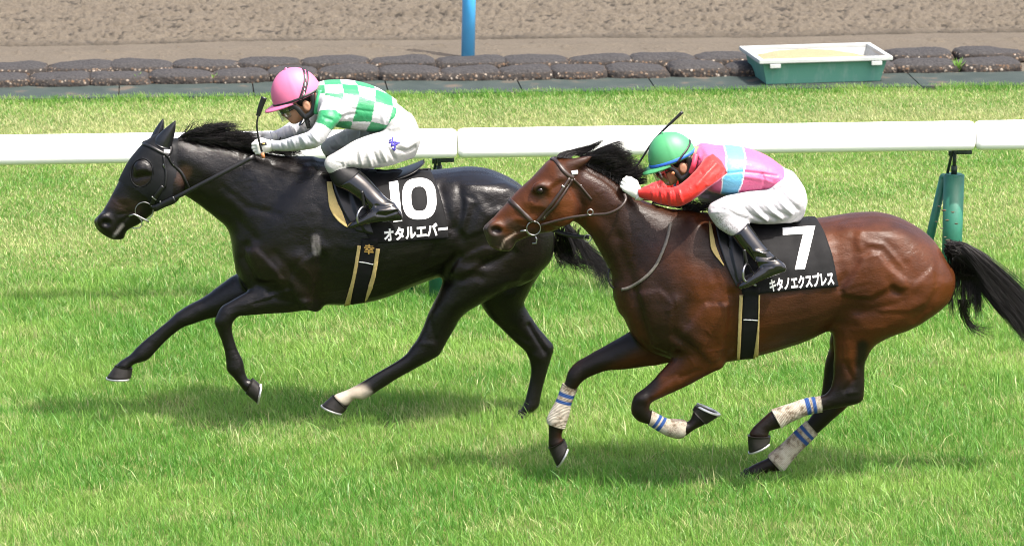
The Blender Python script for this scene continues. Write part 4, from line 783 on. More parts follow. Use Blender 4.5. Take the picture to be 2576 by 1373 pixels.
    for _ in range(3800):                                  # mane blown up and back
        c_ = cl[rng.integers(44)]; t = np.clip(c_[0]+rng.normal(0, .03), 0, 1); rx, ry = 1010+t*520, 345+t*300+rng.normal(0, 6)
        r0 = P(*c2('G', rx, ry), Y+rng.normal(0, .012)); up = np.clip(c_[1]+rng.normal(0, .12), 0, 1.1)
        ex = rx+(90+250*np.clip(c_[2]+rng.normal(0, .08), 0, 1))*(1-.3*t); ey = ry-(60+270*np.clip(c_[3]+rng.normal(0, .08), 0, 1))*(.7+.6*t)*(.35+.65*up)-20
        lim = 300-0.42*(ex-1180) if ex < 1420 else 200+1.05*(ex-1470)
        ey = max(ey, max(175, lim)+rng.normal(0, 22)); ex = min(ex, 1690)
        if rng.random() < .06: ex, ey = rx+rng.uniform(60, 200), ry+rng.uniform(0, 90)
        yo = rng.normal(.0, .03); e = P(*c2('G', ex, ey), Y+yo)
        m1 = P(*c2('G', rx+(ex-rx)*.1, ry+(ey-ry)*.5-15), Y+yo*.4); m2 = P(*c2('G', rx+(ex-rx)*.55, ry+(ey-ry)*.85-30*up), Y+yo*.8); st.append((r0, m1, m2, e))
    for _ in range(500):                                   # forelock thrown back over the poll
        t = rng.random(); rx, ry = 800+t*130, 318+t*15; r0 = P(*c2('G', rx, ry), Y+rng.normal(0, .018)); L = rng.uniform(.4, 1.0)
        e = P(*c2('G', rx+470*L*(1-.35*t)+rng.normal(0, 12), ry-175*L**2.2+rng.normal(0, 10)), Y+rng.normal(0, .015))
        m1 = P(*c2('G', rx+60*L, ry-75-rng.uniform(0, 15)), Y); m2 = P(*c2('G', rx+250*L, ry-70*L-rng.uniform(0, 20)), Y); st.append((r0, m1, m2, e))
    for _ in range(420):                                   # tufts on the withers
        t = rng.random(); x0, y0 = 2175*0+1640+t*120, 512+t*22; r0 = P(x0, y0, Y+rng.normal(0, .02)); e = P(x0+rng.uniform(15, 60), y0-rng.uniform(-8, 22), Y+rng.normal(0, .03)); st.append((r0, r0+(e-r0)*.3+[0, 0, .02], r0+(e-r0)*.7+[0, 0, .02], e))
    hair('mane', st, HAIR, root, .0017)
    st = []
    for _ in range(4000):                                  # tail carried out behind
        a, b_ = np.clip(rng.normal(0, 1, 2), -2.2, 2.2); s = rng.random()
        r0 = P(*c2('K', 1150+s*90+rng.normal(0, 12), 385+s*30+rng.normal(0, 26)), Y+rng.normal(0, .02)); L = rng.uniform(.5, 1.15)
        e = P(*c2('K', 1150+(720+30*a)*L, 430+(590+b_*92)*L), Y+a*.05); m1 = P(*c2('K', 1290+20*a, 400+b_*62), Y+a*.03); m2 = P(*c2('K', 1150+(440+20*b_)*L, 430+(285+b_*105)*L), Y+b_*.05); st.append((r0, m1, m2, e))
    wk = rng.random((24, 3))
    for _ in range(800):                                   # shorter hanging locks under the dock
        k = wk[rng.integers(0, 24)]; lx = 1150+k[0]*260+rng.normal(0, 5+8*k[1]); r0 = P(*c2('K', 1180+k[0]*190+rng.normal(0, 15), 480+rng.uniform(-60, 120)), Y+rng.normal(0, .03)); L = (.35+.75*k[2])*rng.uniform(.6, 1)
        e = P(*c2('K', lx+(90*k[1]-10)*L+rng.normal(0, 6), 620+330*L+rng.normal(0, 20)), Y+rng.normal(0, .02)); m1 = P(*c2('K', lx+20, 560), Y); m2 = P(*c2('K', lx-10, 560+250*L), Y); st.append((r0, m1, m2, e))
    for _ in range(60):
        r0 = P(*c2('K', 1230+rng.uniform(0, 120), 780), Y+rng.normal(0, .03)); e = P(*c2('K', 1330+rng.uniform(0, 240), 960+rng.uniform(0, 150)), Y+rng.normal(0, .05)); m1 = P(*c2('K', 1230+rng.uniform(0, 80), 920), Y); m2 = P(*c2('K', 1300+rng.uniform(0, 80), 1010+rng.uniform(0, 60)), Y); st.append((r0, m1, m2, e))
    hair('tail', st, HAIR, root, .0017, 12)
    return root, v, q
black, BV, BQ = build_black()
bay, YV, YQ = build_bay()
# ------------------------------------------------------------------ draped cloth, leather and lettering
def patch(name, bvh, L, Rr, nu, nv, off, thick, mat, parent, Y=None, mirror=False, smooth=True, ripple=0.0):
    """a sheet between two traced edge lines, draped on a built surface; mirror adds the same sheet on the far flank"""
    Lc, Rc = catmull(L, 8), catmull(Rr, 8)
    def res(c, n):
        s = np.concatenate([[0], np.cumsum(np.linalg.norm(np.diff(c, axis=0), axis=1))]); t = np.linspace(0, s[-1], n); return np.stack([np.interp(t, s, c[:, k]) for k in range(2)], -1)
    Lc, Rc = res(Lc, nv), res(Rc, nv); pos = np.zeros((nv, nu, 3)); ok = np.zeros((nv, nu), bool); nor = np.zeros((nv, nu, 3))
    for i in range(nv):
        for j in range(nu):
            s = j/(nu-1); x, y = Lc[i]*(1-s)+Rc[i]*s; p_, n_ = hit(bvh, x, y, off)
            if p_ is not None: pos[i, j] = p_+n_*(ripple*(math.sin(i*.31+j*.17)*math.sin(j*.42+1.3)+.6*math.sin(j*.9+i*.05))); nor[i, j] = n_; ok[i, j] = True
    V, F, idx = [], [], -np.ones((nv, nu), int)
    for i in range(nv):
        for j in range(nu):
            if ok[i, j]: idx[i, j] = len(V); V.append(pos[i, j])
    nV = len(V); V += [V[k]+nor[ok][k]*thick for k in range(nV)]
    edges = {}
    for i in range(nv-1):
        for j in range(nu-1):
            q = [idx[i, j], idx[i, j+1], idx[i+1, j+1], idx[i+1, j]]
            if min(q) < 0: continue
            pp = np.array([V[k] for k in q])
            if max(np.linalg.norm(pp-np.roll(pp, 1, 0), axis=1)) > .12: continue
            F.append(tuple(k+nV for k in q)); F.append(tuple(reversed(q)))
            for a, b_ in zip(q, q[1:]+q[:1]): edges[(a, b_)] = edges.get((a, b_), 0)+1
    for a, b_ in list(edges):
        if (b_, a) not in edges: F.append((a, b_, b_+nV, a+nV))
    V = np.array(V)
    if mirror:
        M = V.copy(); M[:, 1] = 2*Y-M[:, 1]; fix(mesh_np(name, M, F, mat, parent, smooth=smooth))
    return fix(mesh_np(name, V, F, mat, parent, smooth=smooth))
def fix(o):
    bmx = bmesh.new(); bmx.from_mesh(o.data); bmesh.ops.recalc_face_normals(bmx, faces=bmx.faces); bmx.to_mesh(o.data); bmx.free()
    return o
def obj_bvh(*objs):
    vs, fs, b0 = [], [], 0
    for o in objs:
        vs += [tuple(o.matrix_world @ v.co) for v in o.data.vertices]; fs += [tuple(i+b0 for i in p.vertices) for p in o.data.polygons]; b0 = len(vs)
    return BVHTree.FromPolygons(vs, fs)
def lettering(name, text, quad, bvh, mat, parent, off=.003, bold=.04, sx=1.0):
    """text laid on a built surface inside a traced quadrilateral TL,TR,BR,BL"""
    c = bpy.data.curves.new('t', 'FONT'); c.body = text; c.offset = bold; c.resolution_u = 4; o = bpy.data.objects.new('t', c); COL.objects.link(o)
    dg = bpy.context.evaluated_depsgraph_get(); me = bpy.data.meshes.new_from_object(o.evaluated_get(dg)); bpy.data.objects.remove(o)
    bmx = bmesh.new(); bmx.from_mesh(me); bmesh.ops.subdivide_edges(bmx, edges=[e for e in bmx.edges if e.calc_length() > .25], cuts=2); bmesh.ops.triangulate(bmx, faces=bmx.faces); bmx.to_mesh(me); bmx.free()
    co = np.array([v.co[:2] for v in me.vertices]); lo, hi = co.min(0), co.max(0); uv = (co-lo)/(hi-lo); TL, TR, BR, BL = [np.array(q) for q in quad]
    V = []
    for u, v_ in uv:
        x, y = (BL*(1-u)+BR*u)*(1-v_)+(TL*(1-u)+TR*u)*v_; p_, _ = hit(bvh, x, y, off); V.append(p_ if p_ is not None else (np.array(V[-1]) if V else P(x, y, YK)))
    F = [tuple(p.vertices) for p in me.polygons]; bpy.data.meshes.remove(me)
    return mesh_np(name, V, F, mat, parent, smooth=False)
def ringstrip(cx_, cy_, ro, ri, p, rot, n=48):
    """outer and inner outline of a numeral nought, as traced pixel rings"""
    t = np.linspace(0, 2*np.pi, n+1); e = 2/p; f = lambda a: np.sign(a)*np.abs(a)**e; c, s = math.cos(rot), math.sin(rot); out = []
    for rx, ry in (ro, ri):
        x, y = rx*f(np.cos(t)), ry*f(np.sin(t)); out.append(np.stack([cx_+x*c-y*s, cy_+x*s+y*c], -1))
    return out
CLOTH = simple('saddlecloth_black', (.0055, .0055, .006), .75, spec=.2, var=.25, scale=40, bump=.12, bscale=300, dist=.002)
WHITE = simple('print_white', (.78, .78, .78), .6, var=.04)
LEATH = simple('black_leather', (.005, .005, .0055), .38, spec=.4, var=.3, scale=60, bump=.08)
BROWNL = simple('brown_leather', (.020, .0105, .007), .42, spec=.5, var=.3, scale=60, bump=.1)
CREAM = simple('cream_felt', (.42, .32, .135), .85, spec=.15, var=.12, scale=70, bump=.2)
GOLD = simple('gold_thread', (.42, .25, .06), .5, var=.15)
NEOP = simple('hood_fabric', (.0035, .004, .005), .58, spec=.22, var=.2, scale=200, bump=.12, bscale=420, dist=.0015)
VINYL = simple('ear_vinyl', (.006, .0065, .0075), .26, spec=.45, var=.1)
GREYL = simple('grey_strap', (.095, .085, .072), .55, var=.25, scale=60, bump=.2)
ORANGE = simple('orange_cork', (.32, .13, .05), .55, var=.1)
# ------------------------------------------------------------------ saddle, cloth, girth
def saddle_set(Y, bvh, k, lab, clab, clothL, clothR, flapL, flapR, padL, padR, girthL, girthR, creams, line, seat, irons, leathers):
    cloth = empty('saddlecloth', P(*clothR[-1], Y), clab, 'saddlecloth')
    cl = patch('cloth', bvh, clothL, clothR, 40, 34, .008, .004, CLOTH, cloth, Y, True, ripple=.0022)
    sad = empty('racing_saddle', P(*seat[0][:2], Y), lab, 'saddle')
    b2 = obj_bvh(cl); 
    S = stations(Y, [(k, seat)], 6); v, q, t = loft(S, 24, 2.4, (.4, .4)); so_ = mesh_np('seat', v, [q.astype(int), t.astype(int)], LEATH, sad)
    all_ = BVHTree.FromPolygons(*merge_vf([(BVs[Y][0], BVs[Y][1]), (np.array([tuple(q_.co) for q_ in cl.data.vertices]), [tuple(p.vertices) for p in cl.data.polygons])]))
    patch('pad', all_, padL, padR, 8, 20, .006, .012, CREAM, sad, Y, True)
    patch('flap', all_, flapL, flapR, 14, 24, .014, .005, LEATH, sad, Y, True)
    gi = patch('girth', all_, girthL, girthR, 8, 30, .004, .005, CLOTH, sad, Y, True)
    for a, b_ in creams: patch('girth_edging', all_, a, b_, 4, 30, .007, .007, CREAM, gi, Y, True)
    vv, ff = [], []; strap(vv, ff, obj_bvh(gi), line, width=.005, thick=.002, off=.002); mesh_np('stitching', vv, ff, WHITE, gi)
    return cloth, cl, sad, gi
def merge_vf(lst):
    vs, fs, b0 = [], [], 0
    for v, f in lst: vs += [tuple(x) for x in v]; fs += [tuple(int(i)+b0 for i in q) for q in f]; b0 = len(vs)
    return vs, fs
BVs = {YK: (BV, BQ), YB: (YV, YQ)}
bvK, bvB = bvh_of((BV, BQ)), bvh_of((YV, YQ))
cK, clK, sK, gK = saddle_set(YK, bvK, 'B', 'black racing saddle with a curved cantle strapped on the black horse', 'black saddlecloth with white nought and white characters on the black horse',
    pl('I', [(868, 426), (880, 500), (905, 560), (938, 613)]), pl('I', [(1078, 424), (1092, 450), (1108, 500), (1120, 548), (1128, 599)]),
    pl('I', [(826, 418), (838, 470), (862, 530), (897, 582)]), pl('I', [(905, 428), (915, 480), (925, 540), (940, 590)]),
    pl('C', [(1045, -180), (1066, 0), (1090, 110), (1165, 215), (1258, 284)]), pl('C', [(1090, -180), (1145, 0), (1195, 105), (1235, 200), (1266, 282)]),
    pl('C', [(1400, 400), (1395, 520), (1330, 800), (1295, 1062)]), pl('C', [(1580, 400), (1560, 520), (1500, 800), (1440, 1035)]),
    [(pl('C', [(1366, 465), (1332, 680), (1296, 850), (1228, 1070)]), pl('C', [(1402, 470), (1366, 690), (1330, 860), (1286, 1055)])), (pl('C', [(1556, 495), (1520, 720), (1480, 860), (1436, 1030)]), pl('C', [(1597, 500), (1560, 720), (1520, 880), (1465, 1000)]))],
    pl('C', [(1378, 636), (1460, 648), (1528, 664)]), [(1806, 986, 1802, 1004, .05), (1700, 1045, 1712, 1075, .105), (1560, 1095, 1572, 1135, .13), (1400, 1125, 1400, 1180, .13), (1200, 1090, 1200, 1190, .12), (1000, 1060, 1000, 1170, .11), (860, 1050, 860, 1130, .09)], None, None)
cB, clB, sB, gB = saddle_set(YB, bvB, 'J', 'black racing saddle strapped on the brown horse', 'black saddlecloth with white angular numeral on the brown horse',
    pl('J', [(320, 150), (360, 400), (400, 600), (470, 800)]), pl('J', [(1080, 150), (1150, 270), (1195, 400), (1235, 540), (1266, 728)]),
    pl('J', [(215, 170), (250, 330), (330, 560), (420, 740)]), pl('J', [(480, 190), (470, 400), (480, 600), (500, 740)]),
    pl('J', [(176, 200), (185, 330), (205, 430), (306, 560)]), pl('J', [(182, 205), (215, 320), (245, 420), (310, 556)]),
    pl('J', [(470, 740), (462, 1000), (450, 1200), (440, 1335)]), pl('J', [(615, 740), (600, 1000), (590, 1200), (572, 1325)]),
    [(pl('J', [(443, 800), (438, 950), (425, 1150), (415, 1330)]), pl('J', [(469, 800), (462, 950), (452, 1150), (440, 1320)])), (pl('J', [(600, 800), (595, 1000), (580, 1150), (552, 1320)]), pl('J', [(613, 800), (606, 1000), (602, 1150), (592, 1325)]))],
    pl('J', [(472, 1010), (540, 1012), (598, 1016)]), [(940, 162, 935, 185, .06), (840, 190, 835, 215, .11), (720, 205, 715, 250, .13), (600, 200, 600, 255, .13), (450, 150, 450, 220, .12), (300, 130, 300, 190, .10)], None, None)
def numeral(cloth, bvh, strips):
    for L, Rr, nu, nv in strips: patch('numeral', bvh, L, Rr, nu, nv, .0022, .0012, WHITE, cloth, smooth=False)
bcK, bcB = obj_bvh(clK), obj_bvh(clB)
o_, i_ = ringstrip(*c2('D', 176, 449), (49.5*.86, 51.5), (20.5, 30.5), 2.7, -.03)
ax, ay = c2('D', 176, 449); o_, i_ = ringstrip(ax, ay, (42.5, 51.3), (20.0, 30.6), 2.7, -.05)
numeral(cK, bcK, [(o_, i_, 5, 60), (np.array([c2('B', 1460, 1200), (983.5, 508), (989, 559)]), np.array([c2('B', 1548, 1190), (1006.5, 506), (1012, 556)]), 5, 24)])
lettering('lettering', 'オタルエバー', [c2('C', 1630, 296), c2('C', 2290, 222), c2('C', 2296, 360), c2('C', 1642, 430)], bcK, WHITE, cK)
lettering('lettering', '幸', [c2('C', 1433, 452), c2('C', 1540, 458), c2('C', 1532, 560), c2('C', 1432, 553)], obj_bvh(gK), GOLD, gK, off=.004, bold=.02)
numeral(cB, bcB, [(pl('J', [(803, 238), (1079, 222)]), pl('J', [(805, 298), (1062, 286)]), 5, 24), (pl('J', [(978, 288), (940, 440), (907, 588)]), pl('J', [(1065, 283), (1026, 440), (990, 584)]), 5, 24)])
lettering('lettering', 'キタノエクスプレス', [c2('J', 688, 668), c2('J', 1228, 600), c2('J', 1240, 716), c2('J', 697, 774)], bcB, WHITE, cB)
# ------------------------------------------------------------------ hood, bridles, reins
def shell(name, v, q, Y, poly, hole, off, mat, parent):
    n = vnormals(v, q); p = side_px(v, Y); k = inpoly(p, poly)
    if hole is not None: k &= ~inpoly(p, hole)
    fq = q[k[q].all(1)]; u = np.unique(fq); mp = -np.ones(len(v), int); mp[u] = np.arange(len(u)); return mesh_np(name, v[u]+n[u]*off, mp[fq], mat, parent), v[u]+n[u]*off, mp[fq]
th = np.linspace(0, 2*np.pi, 40, endpoint=False)
eyeh = np.array([c2('A', 556+108*math.cos(a)-14*math.sin(a), 616+136*math.sin(a)) for a in th])
hood, hv, hq = shell('hood', BV, BQ, YK, pl('A', [(600, 150), (250, 640), (325, 700), (430, 742), (600, 862), (690, 1010), (862, 915), (866, 760), (900, 620), (912, 480), (925, 300), (820, 200)]), eyeh, .004, NEOP, black)
tube_obj('eye_rim', [np.array([hit(bvK, *c2('A', 556+108*math.cos(a)-14*math.sin(a), 616+136*math.sin(a)), .002, YK-.1)[0] for a in th])], .0030, NEOP, hood, 6, True)
for yo, rows in ((-.055, [(678, 325, 842, 392, .034), (698, 270, 868, 290, .030), (775, 190, 884, 205, .021), (848, 132, 890, 148, .011), (882, 105, 890, 108, .003)]), (.055, [(643, 262, 780, 232, .03), (690, 182, 776, 165, .022), (738, 115, 774, 118, .012), (763, 86, 769, 87, .003)])):
    S = stations(YK+yo, [('A', rows)], 5); v, q, t = loft(S, 18, 1.8, (.2, .2)); mesh_np('ear_cover', v, [q.astype(int), t.astype(int)], VINYL, hood)
bm = bmesh.new(); bmesh.ops.create_uvsphere(bm, u_segments=18, v_segments=12, radius=.016); bmesh.ops.translate(bm, vec=Vector(P(*c2('A', 545, 600), YK-.090)), verts=bm.verts); bm_obj('eye', bm, EYE, black)
bvH = bvh_of((BV, BQ), (hv, hq))
def circle_at(c, r, n=28, tilt=0.0):
    t = np.linspace(0, 2*np.pi, n, endpoint=False); return np.stack([c[0]+r*np.cos(t), c[1]+tilt*r*np.sin(t), c[2]+r*np.sin(t)], -1)
def straps(name, bvh, lines, mat, parent, Y, mirror=True):
    for ln in lines[:-1]: straps(name, bvh, [ln], mat, parent, Y, mirror)
    lines = lines[-1:]; v, f = [], []
    for L, wd in lines: strap(v, f, bvh, L, width=wd, thick=.005, off=.004)
    v = np.array(v)
    if mirror: M = v.copy(); M[:, 1] = 2*Y-M[:, 1]; mesh_np(name, M, [tuple(reversed(q)) for q in f], mat, parent)
    return mesh_np(name, v, f, mat, parent)
brK = empty('bridle', P(*c2('A', 700, 900), YK), 'black leather bridle with a ring bit on the hooded black horse', 'bridle')
straps('browband', bvH, [(pl('A', [(560, 330), (640, 358), (740, 412), (822, 450)]), .016)], LEATH, brK, YK)
straps('cheekpiece', bvH, [(pl('A', [(835, 330), (842, 400), (800, 460)]), .016), (pl('A', [(770, 450), (782, 540), (797, 640), (785, 760)]), .013), (pl('A', [(765, 745), (715, 820), (668, 890), (648, 950)]), .022)], LEATH, brK, YK)
straps('throatlash', bvH, [(pl('A', [(815, 455), (862, 535), (940, 605), (985, 690), (1022, 762)]), .014)], LEATH, brK, YK)
straps('buckle', bvH, [(pl('A', [(770, 530), (785, 570)]), .012), (pl('A', [(852, 510), (868, 545)]), .012), (pl('A', [(655, 845), (700, 880)]), .006), (pl('A', [(735, 890), (760, 945)]), .006)], STEEL, brK, YK, False)
straps('tag', bvH, [(pl('A', [(772, 405), (828, 408)]), .020)], WHITE, brK, YK, False)
rc = P(*c2('A', 580, 990), YK-.082); tube_obj('bit_ring', [circle_at(rc, .046)], .0026, STEEL, brK, 8, True)
tube_obj('bit', [np.array([P(*c2('A', x, y), YK-.08+d) for x, y, d in ((430, 1040, 0), (480, 1022, -.004), (530, 1045, -.004), (600, 1082, 0), (625, 1100, 0))])], .005, STEEL, brK)
tube_obj('bit_loop', [np.array([P(*c2('A', x, y), YK-.078) for x, y in ((520, 1040), (555, 1090), (558, 1130), (530, 1160), (465, 1158))])], .003, STEEL, brK)
def rein(name, pts, wd, mat, parent, Y):
    pts = catmull([P(x, y, Y+yo) for x, y, yo in pts], 8); v, f = [], []; ribbon(v, f, pts, [np.array([0.05, -1.0, .15])/1.013]*len(pts), wd, .005); return mesh_np(name, v, f, mat, parent)
rein('rein', [(*c2('A', 655, 960), -.085), (*c2('A', 760, 925), -.10), (*c2('A', 880, 865), -.125), (*c2('A', 1250, 670), -.15), (*c2('A', 1660, 455), -.135)], .023, LEATH, brK, YK)
rein('rein_sleeve', [(*c2('A', 690, 965), -.09), (*c2('A', 760, 930), -.104), (*c2('A', 880, 872), -.129)], .034, LEATH, brK, YK)
rein('rein', [(*c2('B', 50, 740), .12), (*c2('B', 180, 745), .13), (*c2('B', 300, 752), .14), (*c2('B', 400, 775), .12)], .018, LEATH, brK, YK)
brB = empty('bridle', P(*c2('G', 640, 900), YB), 'brown leather bridle with noseband and ring bit on the brown horse', 'bridle')
straps('browband', bvB, [(pl('G', [(752, 332), (800, 360), (860, 440), (925, 500), (968, 518)]), .020)], BROWNL, brB, YB)
straps('cheekpiece', bvB, [(pl('G', [(930, 520), (850, 640), (750, 780), (650, 900), (590, 960)]), .017), (pl('G', [(955, 530), (890, 640), (790, 790), (720, 860), (660, 930)]), .014)], BROWNL, brB, YB)
straps('noseband', bvB, [(pl('G', [(340, 735), (400, 790), (480, 870), (562, 950)]), .022)], BROWNL, brB, YB)
straps('throatlash', bvB, [(pl('G', [(962, 530), (1035, 600), (1085, 660), (1145, 732)]), .012)], BROWNL, brB, YB)
straps('buckle', bvB, [(pl('G', [(850, 595), (875, 610)]), .009), (pl('G', [(900, 580), (915, 600)]), .010), (pl('G', [(672, 880), (690, 915)]), .007), (pl('G', [(1035, 585), (1042, 615)]), .008)], STEEL, brB, YB, False)
straps('tag', bvB, [(pl('G', [(945, 470), (1002, 462)]), .020)], WHITE, brB, YB, False)
rc = P(*c2('G', 575, 1012), YB-.08); tube_obj('bit_ring', [circle_at(rc, .034)], .003, STEEL, brB, 8, True)
tube_obj('bit', [np.array([P(*c2('G', x, y), YB-.075) for x, y in ((445, 1040), (500, 1035), (530, 1070), (600, 1085))])], .005, STEEL, brB)
tube_obj('bit_loop', [np.array([P(*c2('G', x, y), YB-.06) for x, y in ((590, 1085), (605, 1120), (600, 1160), (560, 1160))])], .004, STEEL, brB)
rein('rein', [(*c2('G', 650, 980), -.085), (*c2('G', 900, 915), -.12), (*c2('G', 1130, 882), -.14), (*c2('G', 1300, 868), -.16), (*c2('G', 1420, 812), -.16), (*c2('G', 1478, 735), -.14), (*c2('G', 1462, 672), -.11)], .014, BROWNL, brB, YB)
rein('rein', [(*c2('G', 700, 1005), .05), (*c2('G', 850, 1060), .03), (*c2('G', 980, 1090), .0), (*c2('G', 1120, 1100), -.03)], .020, LEATH, brB, YB)
for x_, y_, o_, r_ in ((1130, 855, -.145, .014), (1105, 1110, -.03, .018)): tube_obj('martingale_ring', [circle_at(P(*c2('G', x_, y_), YB+o_), r_, 16)], .003, STEEL, brB, 6, True)
nk = empty('neck_strap', P(*c2('N', 1100, 480), YB), 'thin grey leather neck strap looped round the shoulder of the brown horse', 'strap')
v_, f_ = [], []; strap(v_, f_, bvB, pl('N', [(1335, -20), (1305, 120), (1270, 220), (1200, 370), (1090, 490), (960, 570), (890, 590)]), width=.015, thick=.005, off=.006); mesh_np('strap', v_, f_, GREYL, nk)
tube_obj('loop', [np.array([P(*c2('N', x, y), YB-.06+.01*i) for i, (x, y) in enumerate(((930, 582), (850, 596), (790, 560), (760, 500), (765, 430), (790, 380)))])], .005, LEATH, nk)
# ------------------------------------------------------------------ leg bandages of the brown horse
b = NB('bandage'); at = b.attr('tt'); sep = b.n('ShaderNodeSeparateXYZ'); b.l(at.outputs['Vector'], sep.inputs[0]); n = b.noise(28, 5, .7); n2 = b.noise(9, 4)
c = b.mix(b.ramp(n.outputs[0], [(.42, (0, 0, 0)), (.60, (1, 1, 1))]), (.34, .30, .24), (.12, .09, .06)); c = b.mix(b.ramp(n2.outputs[0], [(.36, (0, 0, 0)), (.56, (1, 1, 1))]), (.40, .37, .31), c)
c = b.mix(sep.outputs[1], c, (.020, .055, .17)); b.set(c, .85, spec=.15)
wv = b.n('ShaderNodeMath', operation='SINE'); b.l(b.math('ADD', b.math('MULTIPLY', sep.outputs[0], 90.0), b.math('MULTIPLY', n2.outputs[0], 26.0)), wv.inputs[0]); b.bump(wv.outputs[0], .35, .004); b.bump(n.outputs[0], .3, .004); BAND = b.m
def bandage(key, yo, rows, stripes, lab):
    S = stations(YB+yo, [(key, rows)], 12); c = (S[:, :3]+S[:, 3:6])/2; h = (S[:, :3]-S[:, 3:6])/2; r = np.linalg.norm(h, axis=1); S[:, :3] = c+h*(1+.006/r)[:, None]; S[:, 3:6] = c-h*(1+.006/r)[:, None]; S[:, 6] += .006
    v, q, t = loft(S, 26, 2.05, (.03, .03)); d = np.concatenate([[0], np.cumsum(np.linalg.norm(np.diff(c, axis=0), axis=1))]); i = np.zeros(len(v)); i[:len(S)*26] = np.repeat(d, 26); i[len(S)*26:] = np.where(np.arange(len(v)-len(S)*26) < (len(v)-len(S)*26)//2, 0, d[-1])
    st = np.zeros(len(v))
    for a, b_ in stripes: st[(i >= a*d[-1]) & (i <= b_*d[-1])] = 1
    mesh_np('leg_bandage', v, [q.astype(int), t.astype(int)], BAND, bay, attrs={'tt': np.stack([i*10, st, st*0], -1)})
bandage('L', -.115, [(1130, 795, 1158, 672, -.72), (1150, 800, 1215, 705, -.74), (1225, 848, 1295, 745, -.74), (1315, 893, 1385, 752, -.74), (1400, 912, 1455, 762, -.72), (1455, 902, 1492, 800, -.72)], [(.14, .22), (.28, .36)], '')
bandage('L', .11, [(352, 420, 472, 470, -.74), (300, 560, 420, 590, -.74), (250, 655, 398, 690, -.74), (210, 740, 375, 765, -.72), (212, 785, 358, 830, -.72)], [(.18, .26), (.34, .42)], '')
bandage('M', -.13, [(1078, 470, 1096, 606, -.72), (930, 492, 960, 633, -.74), (800, 535, 850, 675, -.74), (680, 573, 752, 722, -.74), (590, 604, 680, 770, -.72)], [(.11, .18), (.25, .33)], '')
bandage('M', .13, [(945, 712, 1045, 828, -.74), (830, 815, 945, 930, -.74), (700, 940, 822, 1050, -.74), (585, 1035, 722, 1178, -.74), (556, 1065, 680, 1200, -.72)], [(.10, .17), (.24, .31)], '')
# ------------------------------------------------------------------ jockeys
def capsule(F_, p0, p1, r0, r1, k=.006):
    p0, p1 = np.asarray(p0, float), np.asarray(p1, float); lo = np.minimum(p0, p1)-max(r0, r1); hi = np.maximum(p0, p1)+max(r0, r1)
    l, h = F_.sl(lo, hi, 8); X, Y_, Z_ = F_.grid_pts(l, h); p = np.stack([X, Y_, Z_], -1)-p0; d = p1-p0
    t = np.clip((p@d)/(d@d+1e-12), 0, 1); b_ = (np.linalg.norm(p-t[..., None]*d, axis=-1)-(r0+(r1-r0)*t)).astype(np.float32)
    S = tuple(slice(x, y) for x, y in zip(l, h)); a = F_.a[S]; hh = np.clip(.5+.5*(b_-a)/k, 0, 1); F_.a[S] = b_*(1-hh)+a*hh-k*hh*(1-hh)
def fabric(name, rough=.62, spec=.35, weave=.12, sheen=.15, folds=.35, satin=False):
    b = NB(name); at = b.attr('dye'); n = b.noise(26, 4, .6, dist=.6); n2 = b.noise(420, 2); n3 = b.noise(5, 4)
    c = b.mix(b.math('MULTIPLY', n3.outputs[0], .12), at.outputs['Color'], b.mix(1.0, at.outputs['Color'], (.72, .72, .76), 'MULTIPLY'))
    b.set(c, rough, spec=spec, sheen=sheen); b.bump(n2.outputs[0], weave, .0008); b.bump(n.outputs[0], folds, .008); return b.m
SILK = fabric('racing_silk', .46, .4, .05, .1, .55); TWILL = fabric('white_twill', .62, .3, .10, .1, .55)
SKIN = simple('skin', (.36, .185, .115), .5, spec=.4, var=.08, scale=60)
GLOVE = simple('white_glove', (.56, .56, .53), .62, var=.07, scale=40, bump=.25, bscale=60, dist=.003)
PATENT = simple('patent_boot', (.004, .004, .0045), .10, spec=.36, var=.2, coat=.6, bump=.15, bscale=22, dist=.006)
GAITER = simple('black_gaiter', (.005, .005, .0055), .6, spec=.3, var=.2, bump=.2, bscale=50, dist=.004)
PINKH = simple('helmet_pink', (.52, .125, .24), .55, var=.05, scale=20, bump=.08, bscale=160, dist=.002)
GREENH = simple('helmet_green', (.05, .25, .10), .5, var=.05, scale=20, bump=.05, bscale=160, dist=.002)
BLUEB = simple('band_blue', (.02, .12, .55), .5, var=.05)
BLACKP = simple('black_webbing', (.005, .005, .0055), .5, var=.2)
PURP = simple('purple_stitch', (.03, .02, .22), .7)
LETW = simple('strap_print', (.7, .7, .7), .6)
b = NB('visor'); tr = b.n('ShaderNodeBsdfTransparent'); tr.inputs[0].default_value = (.82, .84, .86, 1); gl = b.n('ShaderNodeBsdfGlossy'); gl.inputs['Roughness'].default_value = .05
mx = b.n('ShaderNodeMixShader'); mx.inputs[0].default_value = .10; b.l(tr.outputs[0], mx.inputs[1]); b.l(gl.outputs[0], mx.inputs[2]); b.l(mx.outputs[0], b.out.inputs[0]); VISOR = b.m
LENS = simple('dark_lens', (.012, .010, .012), .08, var=.1, coat=.5)
def mir(S, Y, dz=0.0): T_ = S.copy(); T_[:, 1] = 2*Y-T_[:, 1]; T_[:, 4] = 2*Y-T_[:, 4]; T_[:, 2] += dz; T_[:, 5] += dz; return T_
